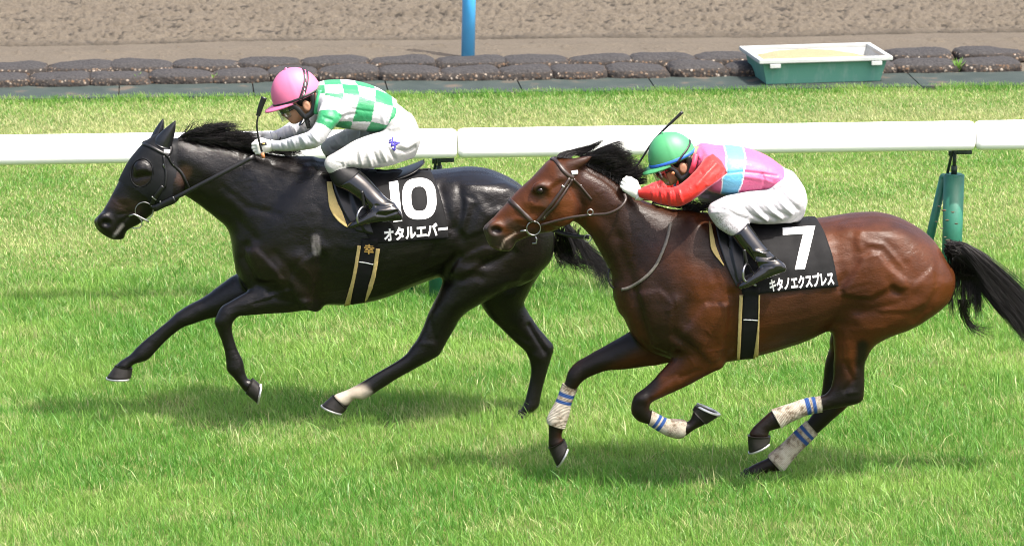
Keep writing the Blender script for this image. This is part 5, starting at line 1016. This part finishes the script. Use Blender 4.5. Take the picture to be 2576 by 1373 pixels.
def jockey(Y, key, label, D):
    cx_ = P(*c2(key, *D['centre']), Y); root = empty('person', cx_, label, 'jockey'); VXJ = .0045
    lo, hi = cx_+np.array([-.72, -.5, -.62]), cx_+np.array([.50, .5, .52])
    T_ = stations(Y, [(key, D['torso'])], 6); A1 = stations(Y, [(key, D['arm'])], 6); A2 = mir(A1, Y, D.get('fardz', 0)); Pv = stations(Y, [(key, D['pelvis'])], 6); L1 = stations(Y, [(key, D['thigh'])], 6); L2 = mir(L1, Y)
    LL1 = stations(Y, D['shank'], 6); LL2 = mir(LL1, Y); FT1 = stations(Y, D['foot'], 6); FT2 = mir(FT1, Y)
    O = P(*c2(key, *D['head']), Y); ca, sa = math.cos(R(21)), math.sin(R(21)); f = np.array([-ca, 0, -sa]); u = np.array([-sa, 0, ca]); l = np.array([0, 1.0, 0]); RM = np.stack([f, l, u], 1)
    hl = lambda a, b_, c: O+RM@np.array([a, b_, c], float); hs = D['hs']
    # --- one continuous body under the clothes
    B = Field(lo, hi, .006)
    for S, k in ((T_, 0), (A1, .03), (A2, .03), (Pv, .03), (L1, .03), (L2, .03), (LL1, .02), (LL2, .02), (FT1, .02), (FT2, .02)): B.add(loft(S, 20, 2.1), k)
    B.a += .013
    B.ell(hl(-.005, 0, .03), np.array([.098, .078, .10])*hs, .02, RM); B.ell(hl(.035*hs, 0, -.055*hs), np.array([.056, .058, .075])*hs, .03, RM); B.ell(hl(.058*hs, 0, -.112*hs), np.array([.026, .03, .022])*hs, .02, RM)
    B.ell(hl(.098*hs, 0, -.055*hs), np.array([.016, .012, .026])*hs, .015, RM); B.ell(hl(.086*hs, 0, -.092*hs), np.array([.012, .024, .010])*hs, .01, RM); B.ell(hl(.098*hs, 0, -.095*hs), np.array([.02, .02, .0025])*hs, .003, RM, sub=True)
    for s in (-1, 1):
        B.ell(hl(-.030*hs, s*.079*hs, -.055*hs), np.array([.022, .009, .034])*hs, .006, RM); B.ell(hl(-.028*hs, s*.090*hs, -.052*hs), np.array([.010, .007, .018])*hs, .005, RM, sub=True)
        B.ell(hl(.058*hs, s*.036*hs, -.045*hs), np.array([.022, .018, .014])*hs, .012, RM)
    capsule(B, hl(-.035, 0, -.05), (T_[1, :3]+T_[1, 3:6])/2, .056, .07, .03)
    B.blur(1); v, q = B.mesh(); mesh_np('body', v, q, SKIN, root)
    # --- jacket
    J = Field(lo, hi, VXJ); J.add(loft(T_, 30, 2.2, (.25, .03)), 0); J.add(loft(A1, 20, 2.1, (.5, .02)), .03); J.add(loft(A2, 20, 2.1, (.5, .02)), .03)
    J.blur(1); v, q = J.mesh(); v = relief(v, q, Y, [(a_, b_, c_, 1.4*d_) for a_, b_, c_, d_ in D['jfolds']]); mesh_np('jacket', v, q, SILK, root, attrs={'dye': D['dye'](v, Y)})
    # --- breeches
    Br = Field(lo, hi, VXJ); Br.add(loft(Pv, 26, 2.2, (.02, .5)), 0); Br.add(loft(L1, 24, 2.1), .035); Br.add(loft(L2, 24, 2.1), .035)
    if D['shin'] is not None: sh = stations(Y, D['shin'], 6); Br.add(loft(sh, 20, 2.1, (.4, .02)), .03); Br.add(loft(mir(sh, Y), 20, 2.1, (.4, .02)), .03)
    Br.blur(1); v, q = Br.mesh(); v = relief(v, q, Y, [(a_, b_, c_, 1.5*d_) for a_, b_, c_, d_ in D['bfolds']]); c = np.tile(np.array(D['bcol']), (len(v), 1))
    if D.get('mud') is not None:
        p = side_px(v, Y); k = np.clip((fbm(p[:, 0]/1.3, p[:, 1]/1.3, 5, 2)-.52)*7, 0, 1)*np.exp(-(seg_dist(p, pl(*D['mud']))/17)**4)*.75; c = c*(1-k[:, None])+np.array([.07, .055, .045])*k[:, None]
    br = mesh_np('breeches', v, q, TWILL, root, attrs={'dye': c})
    # --- boots
    for m_ in (0, 1):
        Bo = Field(lo, hi, .0045); s1 = stations(Y, D['boot'], 6); f1 = FT1
        if m_: s1, f1 = mir(s1, Y), FT2
        Bo.add(loft(s1, 22, 2.1, (.02, .3)), 0); Bo.add(loft(f1, 22, 2.5, (.3, .5)), .02); Bo.blur(1); v, q = Bo.mesh()
        if not m_: v = relief(v, q, Y, D['btfolds'], mirror=False)
        bo = mesh_np('boot', v, q, PATENT, root)
        if D.get('gaiter'):
            g = stations(Y, D['gaiter'], 6); g = mir(g, Y) if m_ else g; v, q, t = loft(g, 22, 2.1, (.1, .1)); mesh_np('gaiter', v, [q.astype(int), t.astype(int)], GAITER, root)
    # --- gloves closed on the reins
    for m_ in (0, 1):
        wr = P(*c2(key, *D['wrist']), Y+D['hy']); kn = P(*c2(key, *D['knuck']), Y+D['hy']+.012)
        if m_: wr[1], kn[1] = 2*Y-wr[1], 2*Y-kn[1]; wr[2] += D.get('fardz', 0); kn[2] += D.get('fardz', 0)
        a = kn-wr; a /= np.linalg.norm(a); lat = np.array([0, -1.0 if not m_ else 1.0, 0]); up = np.cross(a, lat); up *= np.sign(up[2]); lat = lat-a*(lat@a); lat /= np.linalg.norm(lat); q_ = lambda x, y, z: wr+.86*(a*x+up*y+lat*z)
        Gf = Field(np.minimum(wr, kn)-.13, np.maximum(wr, kn)+.13, .0028)
        capsule(Gf, q_(-.018, 0, 0), q_(.022, .002, 0), .026, .025, .010)
        for y in (-.024, -.008, .008, .024): capsule(Gf, q_(.015, y*.7, 0), q_(.072, y*1.1, .006), .0155, .0125, .012)
        for i, y in enumerate((.029, .010, -.009, -.027)):
            e = (.0, .004, .0, -.008)[i]; pts = [q_(.074, y, .008), q_(.102+e, y*.98, -.002), q_(.104+e, y*.95, -.024), q_(.078+e, y*.92, -.036), q_(.058, y*.9, -.030)]; rr = [.0108, .0102, .0095, .009, .0082]
            if i == 3: rr = [x*.9 for x in rr]
            for k in range(4): capsule(Gf, pts[k], pts[k+1], rr[k]*.88, rr[k+1]*.88, .003)
        pts = [q_(.012, .022, -.008), q_(.048, .042, -.016), q_(.082, .038, -.022), q_(.100, .028, -.024)]
        for k in range(3): capsule(Gf, pts[k], pts[k+1], (.014, .0118, .0105)[k], (.0118, .0105, .0085)[k], .006)
        v, q = Gf.mesh(); gl_ = mesh_np('glove', v, q, GLOVE, root)
        tube_obj('cuff', [np.array([q_(-.016, .031*math.cos(t), .029*math.sin(t)) for t in np.linspace(0, 2*np.pi, 24, endpoint=False)])], .005, GLOVE, gl_, 8, True)
        if not m_ and D.get('badge'):
            bg_ = obj_bvh(gl_); vv, ff = [], []; strap(vv, ff, bg_, pl(key, D['badge']), width=.016, thick=.002, off=.001); mesh_np('badge', vv, ff, BLACKP, gl_); vv, ff = [], []; L_ = pl(key, D['badge']); strap(vv, ff, bg_, [L_[0]*.7+L_[-1]*.3, L_[0]*.3+L_[-1]*.7], width=.007, thick=.002, off=.0025, n=4); mesh_np('badge_print', vv, ff, GOLD, gl_)
    # --- helmet: shell, button, brim, bands
    he = D['helm']; n1, n2 = 64, 30; th = np.linspace(0, 2*np.pi, n1, endpoint=False); ph = np.linspace(.02, R(94), n2); Tt, Pp = np.meshgrid(th, ph)
    seam = .0022*np.exp(-(((np.abs(np.abs(Tt-np.pi)-np.pi/2))/.05)**2))*np.sin(Pp)**.3
    sq = 1+.03*np.cos(2*Tt)*0; X = (he[0]+seam)*np.sin(Pp)*np.cos(Tt)*sq; Y_ = (he[1]+seam)*np.sin(Pp)*np.sin(Tt); Z_ = he[2]*np.cos(Pp)+.0; X = np.where(X < 0, X*1.02, X)
    W = O+np.stack([X, Y_, Z_], -1)@RM.T; idx = np.arange(n1*n2).reshape(n2, n1); q = np.stack([idx[:-1], np.roll(idx, -1, 1)[:-1], np.roll(idx, -1, 1)[1:], idx[1:]], -1).reshape(-1, 4)
    hm = mesh_np('helmet', W.reshape(-1, 3), [q, idx[0][None]], D['hmat'], root)
    sm = hm.modifiers.new('shell', 'SOLIDIFY'); sm.thickness = .006; sm.offset = -1
    bm = bmesh.new(); bmesh.ops.create_uvsphere(bm, u_segments=14, v_segments=8, radius=.008, matrix=Matrix.Translation(Vector(hl(0, 0, he[2])))); bm_obj('button', bm, D['hmat'], hm)
    V, F = [], []; na, nr = 30, 7
    for lay in (0, 1):
        for i in range(na):
            t = R(-78+156*i/(na-1)); ext = .056*max(0, math.cos(t*1.13))**.75
            for j in range(nr):
                s = j/(nr-1); r_ = s*ext; V.append(hl(he[0]*math.cos(t)*.985+r_*math.cos(t*.55), he[1]*math.sin(t)*.985+r_*math.sin(t*.55)*.6, -.004-.012*s*s-(lay*.005)))
    g = lambda k, i, j: k*na*nr+i*nr+j
    for i in range(na-1):
        for j in range(nr-1): F += [(g(0, i, j), g(0, i, j+1), g(0, i+1, j+1), g(0, i+1, j)), (g(1, i, j), g(1, i+1, j), g(1, i+1, j+1), g(1, i, j+1))]
        F += [(g(0, i, nr-1), g(1, i, nr-1), g(1, i+1, nr-1), g(0, i+1, nr-1))]
    mesh_np('brim', V, F, D['hmat'], hm)
    def band(name, z0, wd, mat, gap=.0025):
        pts = [hl((he[0]+gap)*math.cos(t)*math.sqrt(max(.01, 1-(z0/he[2])**2))*(1.02 if math.cos(t) < 0 else 1), (he[1]+gap)*math.sin(t)*math.sqrt(max(.01, 1-(z0/he[2])**2)), z0) for t in np.linspace(0, 2*np.pi, 49)]
        nor = [RM@np.array([math.cos(t), math.sin(t), .1]) for t in np.linspace(0, 2*np.pi, 49)]; vv, ff = [], []; ribbon(vv, ff, pts, nor, wd, .002); mesh_np(name, vv, ff, mat, hm)
    for z0, wd, mt in D['bands']: band('helmet_band', z0, wd, mt)
    bvh = obj_bvh(hm)
    vv, ff = [], []
    for L_ in D['gstrap']: strap(vv, ff, bvh, pl(key, L_), width=D['gsw'], thick=.003, off=.0035)
    gs = mesh_np('goggle_strap', vv, ff, BLACKP, root)
    if D.get('print'): vv, ff = [], []; [(vv := []) is None or (ff := []) is None or strap(vv, ff, bvh, pl(key, L_), width=.0045, thick=.002, off=.0062, n=3) or mesh_np('strap_print', vv, ff, LETW, gs) for L_ in D['print']]
    # --- goggles and clear visor
    def shield(name, a0, z0, z1, r0, r1, mat, th=.002):
        V, F = [], []; n = 26
        for i in range(n):
            t = R(-a0+2*a0*i/(n-1))
            for k in range(5): s = k/4; V.append(hl((r0[0]*(1-s)+r1[0]*s)*math.cos(t), (r0[1]*(1-s)+r1[1]*s)*math.sin(t), (z0*(1-s)+z1*s)*(1-.25*s*(abs(t)/R(a0))**2)))
        F = [(i*5+k, i*5+k+1, (i+1)*5+k+1, (i+1)*5+k) for i in range(n-1) for k in range(4)]; o = mesh_np(name, V, F, mat, root); m2 = o.modifiers.new('s', 'SOLIDIFY'); m2.thickness = th; return o
    shield('goggles', 72, -.004*hs, -.058*hs, (.112*hs, .090*hs), (.108*hs, .086*hs), LENS, .004)
    shield('visor', 60, -.006*hs, D['vis']*hs, (.126*hs, .098*hs), (.118*hs, .088*hs), VISOR)
    # --- ear guards, chin strap, hair at the nape
    vv, ff = [], []
    for s in (-1, 1):
        for pts, wd in (([(.055, .083, -.010), (.02, .086, -.045), (.005, .083, -.09), (-.010, .078, -.112)], .026), ([(-.075, .080, -.005), (-.072, .084, -.055), (-.045, .088, -.095), (.005, .084, -.108)], .03), ([(-.005, .080, -.10), (-.002, .082, -.135), (.0, .080, -.168)], .022)):
            pp = catmull([hl(a*hs, s*b_*hs, c*hs) for a, b_, c in pts], 6); ribbon(vv, ff, pp, [np.array([0, s*1.0, 0])]*len(pp), wd, .008)
    pp = catmull([hl(-.0, -.078*hs, -.12*hs), hl(.03*hs, -.045*hs, -.142*hs), hl(.04*hs, 0, -.148*hs), hl(.03*hs, .045*hs, -.142*hs), hl(0, .078*hs, -.12*hs)], 6); ribbon(vv, ff, pp, [u*-1.0]*len(pp), .016, .004)
    mesh_np('chin_strap', vv, ff, BLACKP, root)
    Hf = Field(hl(0, 0, 0)-.16, hl(0, 0, 0)+.16, .004); Hf.ell(hl(-.03*hs, 0, -.005), np.array([.082, .082, .075])*hs, .01, RM); Hf.ell(hl(.10*hs, 0, -.05*hs), np.array([.10, .12, .11])*hs, .01, RM, sub=True); v, q = Hf.mesh(); mesh_np('hair', v, q, HAIR, root)
    if D.get('face_dot'): bm = bmesh.new(); pc = P(*c2(key, *D['face_dot']), Y-.098); cone(bm, pc, pc+np.array([0, -.006, 0]), .009, .008, 20); bm_obj('goggle_button', bm, ORANGE, root)
    if D.get('collar'): pp = catmull([P(*c2(key, x, y), Y+o_) for x, y, o_ in D['collar']], 6); tube_obj('collar', [pp], .013, D['colmat'], root, 10)
    return root, br
def pip(k, pts): return [tuple(x) for x in pl(k, pts)]
def dye_pink(v, Y):
    p = side_px(v, Y); x = (p[:, 0]/.62891-960)*2.451; y = (p[:, 1]/.62891-240)*2.451; g = np.array([.016, .20, .075]); wh = np.array([.42, .42, .435])
    cols = [[(200, 660), (900, 640)], [(200, 820), (250, 830), (390, 835), (700, 800)], [(200, 985), (240, 1000), (330, 1020), (390, 1012), (500, 1000), (605, 955), (660, 930)], [(205, 1120), (250, 1155), (355, 1170), (480, 1140), (605, 1103), (670, 1085)],
        [(230, 1300), (285, 1328), (410, 1325), (510, 1305), (605, 1287), (690, 1240)], [(300, 1460), (350, 1490), (455, 1500), (560, 1475), (640, 1450), (700, 1400)], [(360, 1640), (500, 1640), (700, 1600)]]
    rows = [[(780, 250), (1000, 237), (1160, 250), (1330, 288), (1490, 350), (1600, 430)], [(700, 328), (1015, 328), (1170, 358), (1325, 410), (1498, 456), (1590, 505)], [(800, 598), (1100, 605), (1287, 607), (1450, 642), (1560, 660)]]
    ci = sum((x > np.interp(y, [a for a, _ in c], [b_ for _, b_ in c])).astype(int) for c in cols); ri = sum((y > np.interp(x, [a for a, _ in r], [b_ for _, b_ in r])).astype(int) for r in rows)
    k = ((ci+ri) % 2 == 0); col = np.where(k[:, None], g, wh)
    q = np.stack([x, y], -1); dep = np.abs(v[:, 1]-Y); arm = dep > .135
    sl = inpoly(q, [(770, 395), (850, 345), (1018, 392), (1060, 470), (1010, 545), (900, 700), (640, 1000), (250, 950), (250, 760), (690, 640)]) & (dep > .10); col[sl] = wh
    cuff = inpoly(q, [(752, 515), (800, 492), (860, 486), (940, 494), (1008, 545), (960, 620), (902, 695), (830, 640), (742, 608)]) & (dep > .10); col[cuff] = g
    col[(x < 700)] = wh*np.array([.97, .98, 1.0]); return col
def dye_green(v, Y):
    p = side_px(v, Y); x = (p[:, 0]/.62891-2450)*2.368; y = (p[:, 1]/.62891-420)*2.368; pk = np.array([.50, .085, .20]); bl = np.array([.10, .33, .50]); rd = np.array([.52, .018, .014])
    col = np.tile(pk, (len(v), 1)); l = np.interp(y, [380, 470, 560, 640, 690, 800, 860], [1056, 1080, 1076, 1085, 1040, 1036, 1020]); r = np.interp(y, [380, 480, 560, 630, 740, 850], [1232, 1260, 1256, 1246, 1230, 1180])
    col[(x > l) & (x < r)] = bl; edge = (np.abs(x-l) < 5) | (np.abs(x-r) < 5); col[edge] = np.array([.75, .75, .8])
    q = np.stack([x, y], -1); dep = np.abs(v[:, 1]-Y)
    sl = inpoly(q, [(885, 500), (950, 462), (1032, 530), (1088, 645), (960, 740), (760, 890), (640, 975), (460, 970), (180, 900), (180, 780), (600, 760), (740, 650)]) & (dep > .09); col[sl] = rd; col[x < 760] = rd; return col
ppl = dict(centre=(1150, 620), hs=1.0, head=(556, 352), helm=(.130, .104, .150), hmat=PINKH, bands=[(-.001, .012, BLACKP)], gsw=.011,
    gstrap=[[(575, 400), (606, 320), (634, 210), (628, 120), (604, 78)], [(600, 400), (640, 300), (662, 190), (655, 110)]], print=[[(634, 260), (638, 230)], [(630, 300), (632, 285)], [(640, 190), (636, 150)], [(622, 350), (628, 315)]], vis=-.10,
    torso=[(775, 225, 745, 540, .13), (850, 208, 850, 620, .185), (960, 203, 980, 655, .195), (1090, 207, 1080, 672, .185), (1250, 240, 1215, 692, .17), (1400, 305, 1340, 705, .158), (1540, 400, 1450, 690, .15)],
    arm=[(830, 390, 1020, 480, .07, -.15), (775, 490, 1005, 555, .066, -.20), (742, 608, 902, 692, .058, -.235), (688, 690, 832, 795, .054, -.25), (620, 722, 755, 858, .052, -.245), (520, 752, 640, 880, .047, -.215), (415, 785, 480, 893, .041, -.17), (303, 796, 318, 888, .031, -.12)],
    pelvis=[(1500, 400, 1400, 700, .15), (1590, 470, 1430, 740, .165), (1690, 565, 1490, 840, .175), (1745, 690, 1560, 950, .165), (1735, 830, 1640, 955, .12)],
    thigh=[(1640, 590, 1735, 860, .10, -.09), (1500, 660, 1640, 965, .105, -.11), (1400, 700, 1500, 1025, .10, -.135), (1270, 738, 1360, 1052, .092, -.165), (1130, 790, 1230, 1062, .082, -.195), (1000, 868, 1110, 1052, .074, -.22), (895, 938, 1040, 1032, .068, -.235), (840, 1000, 940, 1070, .055, -.24)],
    shin=[('B', [(850, 985, 1000, 975, .06, -.235), (842, 1040, 1040, 1020, .058, -.24), (862, 1105, 1060, 1035, .056, -.243)])],
    gaiter=[('B', [(862, 1075, 1046, 1030, .058, -.243), (886, 1160, 1082, 1042, .059, -.25), (930, 1225, 1130, 1062, .060, -.258), (985, 1255, 1190, 1105, .058, -.265)])],
    shank=[('B', [(870, 1080, 1046, 1034, .055, -.243), (985, 1250, 1170, 1095, .056, -.265), (1140, 1330, 1340, 1260, .05, -.30), (1300, 1480, 1470, 1400, .042, -.335)])],
    boot=[('B', [(950, 1235, 1168, 1080, .062, -.262), (1050, 1285, 1262, 1165, .058, -.28), (1140, 1345, 1355, 1265, .052, -.30), (1235, 1430, 1430, 1345, .046, -.325), (1310, 1500, 1510, 1405, .044, -.345)])],
    foot=[('C', [(1812, 110, 1818, 210, .032, -.35), (1745, 40, 1748, 215, .040, -.35), (1630, 45, 1645, 224, .043, -.352), (1500, 105, 1520, 235, .045, -.355), (1400, 165, 1412, 255, .045, -.355), (1310, 215, 1322, 285, .040, -.355), (1276, 250, 1278, 284, .028, -.355)])],
    bcol=(.37, .37, .36), bfolds=[('B', [(1210, 780), (1170, 900), (1190, 1020)], 3, .006), ('B', [(1180, 780), (1140, 900), (1160, 1000)], 3, -.005), ('B', [(1290, 780), (1250, 920), (1290, 1040)], 3.2, .006), ('B', [(1330, 770), (1310, 900), (1360, 1010)], 3, -.006), ('B', [(1390, 750), (1380, 880), (1430, 990)], 3.4, .006), ('B', [(1440, 740), (1450, 860), (1520, 970)], 3.4, -.007),
        ('B', [(1080, 840), (1100, 930), (1070, 1020)], 3, .004), ('B', [(1010, 880), (1060, 960), (1040, 1020)], 3, -.004), ('B', [(960, 900), (1010, 950), (1020, 1020)], 2.6, .004), ('B', [(1480, 680), (1600, 640), (1700, 650)], 3.6, .005), ('B', [(1500, 720), (1620, 690), (1720, 720)], 3.2, -.004), ('B', [(1520, 640), (1590, 570), (1640, 530)], 3, .004),
        ('B', [(1540, 880), (1620, 900), (1720, 860)], 3.2, -.005), ('B', [(1560, 830), (1640, 860), (1730, 800)], 3.2, .004), ('B', [(900, 960), (930, 1000), (1000, 1020)], 2.4, -.003)],
    jfolds=[('B', [(1000, 560), (1060, 540), (1130, 530)], 3, -.005), ('B', [(960, 620), (1040, 580)], 3, .004), ('B', [(900, 420), (960, 520), (1000, 560)], 4, -.006), ('B', [(1100, 480), (1220, 500), (1320, 510)], 2.5, -.003), ('B', [(1050, 640), (1150, 620), (1260, 625)], 3, .003), ('B', [(640, 730), (700, 800)], 3, -.005), ('B', [(600, 745), (650, 830)], 3, .005), ('B', [(560, 750), (600, 860)], 2.6, -.005), ('B', [(510, 770), (550, 870)], 2.6, .004),
        ('B', [(450, 790), (480, 880)], 2.4, -.004), ('B', [(690, 700), (760, 800)], 3, .005), ('B', [(390, 800), (420, 885)], 2.2, -.003), ('B', [(820, 560), (900, 590)], 3, -.004), ('B', [(860, 340), (900, 400)], 3, .004), ('B', [(1400, 560), (1420, 660)], 3, .004)], btfolds=[('C', [(1560, 60), (1650, 70), (1750, 40)], 3, -.006), ('C', [(1590, 110), (1700, 110), (1790, 90)], 3, .005), ('C', [(1570, 150), (1660, 160), (1760, 120)], 2.6, -.005)],
    dye=dye_pink, wrist=(300, 842), knuck=(150, 872), hy=-.115, badge=[(205, 828), (262, 820)], collar=[(790, 300, -.10), (760, 420, -.115), (745, 520, -.09)], colmat=simple('silk_collar', (.035, .30, .12), .5))
pink, brP = jockey(YK, 'B', 'jockey in pink helmet and green-and-white checked silks crouching over the black horse', ppl)
vv, ff = [], []; bb = obj_bvh(brP)
for L_ in ([(1498, 762), (1492, 800), (1488, 840)], [(1462, 812), (1510, 806), (1566, 818)], [(1480, 845), (1545, 822)], [(1512, 815), (1520, 850), (1508, 890)], [(1490, 868), (1524, 880)], [(1468, 795), (1478, 780)]): strap(vv, ff, bb, pl('B', L_), width=.009, thick=.002, off=.0015, n=4)
mesh_np('brushed_mark', vv, ff, PURP, brP)
gpl = dict(centre=(1180, 720), hs=.93, head=(566, 502), helm=(.117, .097, .132), hmat=GREENH, bands=[(.004, .014, BLUEB)], gsw=.011, gstrap=[[(600, 560), (660, 480), (722, 390), (728, 330), (710, 296)]], vis=-.135, face_dot=(573, 648),
    torso=[(800, 400, 775, 640, .12), (870, 372, 870, 780, .18), (1000, 390, 960, 822, .19), (1170, 396, 1120, 850, .18), (1330, 430, 1275, 838, .168), (1480, 492, 1420, 812, .155), (1620, 592, 1520, 790, .145)],
    arm=[(900, 470, 1085, 610, .075, -.15), (835, 565, 1030, 690, .07, -.20), (740, 672, 905, 785, .062, -.24), (650, 748, 780, 885, .058, -.255), (585, 778, 650, 955, .055, -.25), (490, 785, 540, 955, .050, -.22), (400, 788, 430, 930, .044, -.18), (310, 785, 335, 898, .037, -.14), (232, 800, 245, 872, .030, -.105)], fardz=-.06,
    pelvis=[(1560, 560, 1440, 820, .145), (1640, 605, 1480, 860, .16), (1740, 690, 1540, 950, .172), (1815, 810, 1600, 1080, .165), (1815, 940, 1680, 1095, .12)],
    thigh=[(1690, 690, 1800, 990, .10, -.09), (1560, 770, 1690, 1095, .105, -.11), (1430, 805, 1530, 1122, .10, -.135), (1300, 822, 1390, 1124, .094, -.165), (1170, 846, 1260, 1100, .085, -.195), (1060, 872, 1180, 1060, .078, -.215), (960, 935, 1120, 1020, .07, -.23), (918, 990, 1040, 1060, .058, -.235)],
    shin=[('H', [(920, 985, 1130, 960, .065, -.232), (928, 1060, 1210, 1030, .063, -.238), (985, 1150, 1262, 1080, .060, -.246), (1060, 1205, 1285, 1115, .056, -.253), (1120, 1238, 1295, 1130, .054, -.257)])], mud=('H', [(1000, 1100), (1140, 1200)]),
    shank=[('H', [(925, 1060, 1205, 1030, .056, -.238), (1130, 1240, 1290, 1120, .05, -.255)]), ('J', [(450, 400, 590, 300, .048, -.29), (560, 520, 720, 460, .042, -.325)])],
    boot=[('J', [(366, 296, 508, 182, .060, -.258), (440, 392, 592, 296, .056, -.285), (515, 470, 672, 402, .049, -.31), (565, 525, 755, 490, .045, -.335), (600, 570, 800, 530, .043, -.348)])],
    foot=[('J', [(818, 535, 826, 602, .032, -.352), (745, 500, 770, 622, .040, -.354), (650, 545, 680, 655, .043, -.356), (560, 600, 590, 694, .045, -.358), (495, 645, 520, 730, .045, -.358), (440, 690, 455, 750, .038, -.358), (422, 716, 430, 748, .026, -.358)])],
    bcol=(.385, .375, .40), bfolds=[('H', [(1240, 960), (1320, 1040), (1400, 1090)], 3, -.006), ('H', [(1290, 940), (1390, 1040), (1460, 1090)], 3, .006), ('H', [(1350, 920), (1440, 1020), (1540, 1080)], 3.2, -.007), ('H', [(1410, 910), (1510, 1010), (1600, 1070)], 3.2, .006), ('H', [(1470, 890), (1570, 1000), (1660, 1050)], 3.2, -.006), ('H', [(1530, 860), (1630, 970), (1700, 1030)], 3.2, .006), ('H', [(1600, 830), (1690, 920), (1760, 990)], 3.2, -.005),
        ('H', [(1540, 790), (1620, 740), (1700, 740)], 3, .005), ('H', [(1560, 820), (1650, 780), (1760, 800)], 3, -.004), ('H', [(950, 980), (1010, 970), (1060, 990)], 2.4, -.004), ('H', [(970, 930), (1040, 940), (1080, 970)], 2.4, .004), ('H', [(940, 1020), (1000, 1010)], 2.4, .003), ('H', [(1100, 1000), (1180, 1050), (1260, 1080)], 3, -.004), ('H', [(1640, 640), (1720, 700)], 3, .003)],
    jfolds=[('H', [(430, 790), (440, 920)], 2.2, -.004), ('H', [(460, 790), (475, 930)], 2.2, .004), ('H', [(500, 785), (520, 940)], 2.2, -.004), ('H', [(540, 785), (560, 945)], 2.2, .004), ('H', [(580, 785), (610, 940)], 2.4, -.004), ('H', [(620, 780), (660, 920)], 2.4, .004), ('H', [(380, 790), (390, 900)], 2.2, .003), ('H', [(760, 680), (850, 650), (830, 610)], 3, -.005), ('H', [(800, 760), (900, 640), (980, 560)], 4, .005), ('H', [(830, 520), (930, 490)], 3, -.004), ('H', [(1000, 690), (1080, 640)], 3, -.005),
        ('H', [(900, 760), (1040, 700)], 3, .004), ('H', [(1090, 650), (1240, 630), (1420, 650), (1560, 670)], 2.2, -.003), ('H', [(1250, 680), (1400, 700), (1500, 730)], 3.4, .004), ('H', [(1420, 660), (1450, 760), (1430, 800)], 3, -.004), ('H', [(1480, 520), (1560, 600)], 3, .003), ('H', [(800, 440), (840, 520)], 3, .005), ('H', [(840, 420), (870, 480)], 3, -.004)],
    btfolds=[('J', [(570, 430), (650, 450), (700, 440)], 3, .006), ('J', [(590, 480), (680, 490), (760, 470)], 3, -.006), ('J', [(600, 520), (700, 520), (780, 500)], 2.6, .006), ('J', [(640, 570), (720, 560)], 2.6, -.004)],
    dye=dye_green, wrist=(235, 838), knuck=(140, 760), hy=-.095, collar=[(790, 470, -.10), (770, 560, -.12), (745, 640, -.10)], colmat=simple('silk_collar_red', (.72, .05, .10), .5))
green, brG = jockey(YB, 'H', 'jockey in green helmet and pink-and-blue silks with red sleeves on the brown horse', gpl)
# ------------------------------------------------------------------ stirrups and leathers (parts of the saddles)
def stirrup(key, Y, yo, loop, tread, leather, sad):
    tube_obj('stirrup', [catmull([P(*c2(key, x, y), Y+yo+o_) for x, y, o_ in loop], 6), np.array([P(*c2(key, x, y), Y+yo) for x, y in tread])], .0055, STEEL, sad)
    pp = catmull([P(*c2(key, x, y), Y+yo+.0) for x, y in leather], 5); vv, ff = [], []; ribbon(vv, ff, pp, [np.array([0, -1.0, 0])]*len(pp), .016, .005); mesh_np('stirrup_leather', vv, ff, LEATH, sad)
stirrup('C', YK, -.36, [(1372, 240, -.05), (1362, 190, -.052), (1372, 130, -.045), (1405, 82, -.02), (1432, 74, 0), (1455, 95, .03), (1480, 150, .05), (1492, 235, .052)], [(1372, 244), (1492, 240)], [(1410, -90), (1424, 0), (1432, 70)], sK)
stirrup('J', YB, -.36, [(494, 690, -.05), (474, 660, -.052), (472, 600, -.05), (484, 560, -.035), (503, 540, 0), (525, 565, .03), (548, 615, .05), (575, 690, .052)], [(494, 695), (582, 722)], [(478, 420), (490, 480), (502, 536)], sB)
# ------------------------------------------------------------------ whips
def whip(key, Y, shaft, flap, grip, label, fw):
    r = empty('riding_whip', P(*c2(key, *grip[0][:2]), Y+grip[0][2]), label, 'whip')
    pp = catmull([P(*c2(key, x, y), Y+o_) for x, y, o_ in shaft], 8); tube_obj('shaft', [pp], np.linspace(.006, .0042, len(pp)), LEATH, r)
    fp = catmull([P(*c2(key, x, y), Y+o_) for x, y, o_ in flap], 6); vv, ff = [], []; ribbon(vv, ff, fp, [np.array([0, -1.0, .2])/1.02]*len(fp), np.linspace(fw*.7, fw, len(fp)), .006); mesh_np('flap', vv, ff, LEATH, r)
    tube_obj('handle', [np.array([P(*c2(key, x, y), Y+o_) for x, y, o_ in grip])], .0095, ORANGE, r, 14); return r
whip('B', YK, [(215, 900, -.15), (186, 790, -.15), (170, 700, -.15), (166, 620, -.15), (178, 550, -.15)], [(176, 552, -.15), (200, 470, -.15), (238, 366, -.15)], [(232, 962, -.15), (218, 912, -.15)], 'riding whip with orange-tipped grip held upright by the pink-helmeted jockey', .032)
whip('H', YB, [(150, 690, .10), (215, 600, .10), (280, 505, .10), (340, 410, .10), (400, 325, .10), (465, 255, .10)], [(462, 258, .10), (560, 165, .10), (664, 66, .10)], [(130, 715, .10), (160, 678, .10)], 'black riding whip slanting up behind the green helmet', .016)
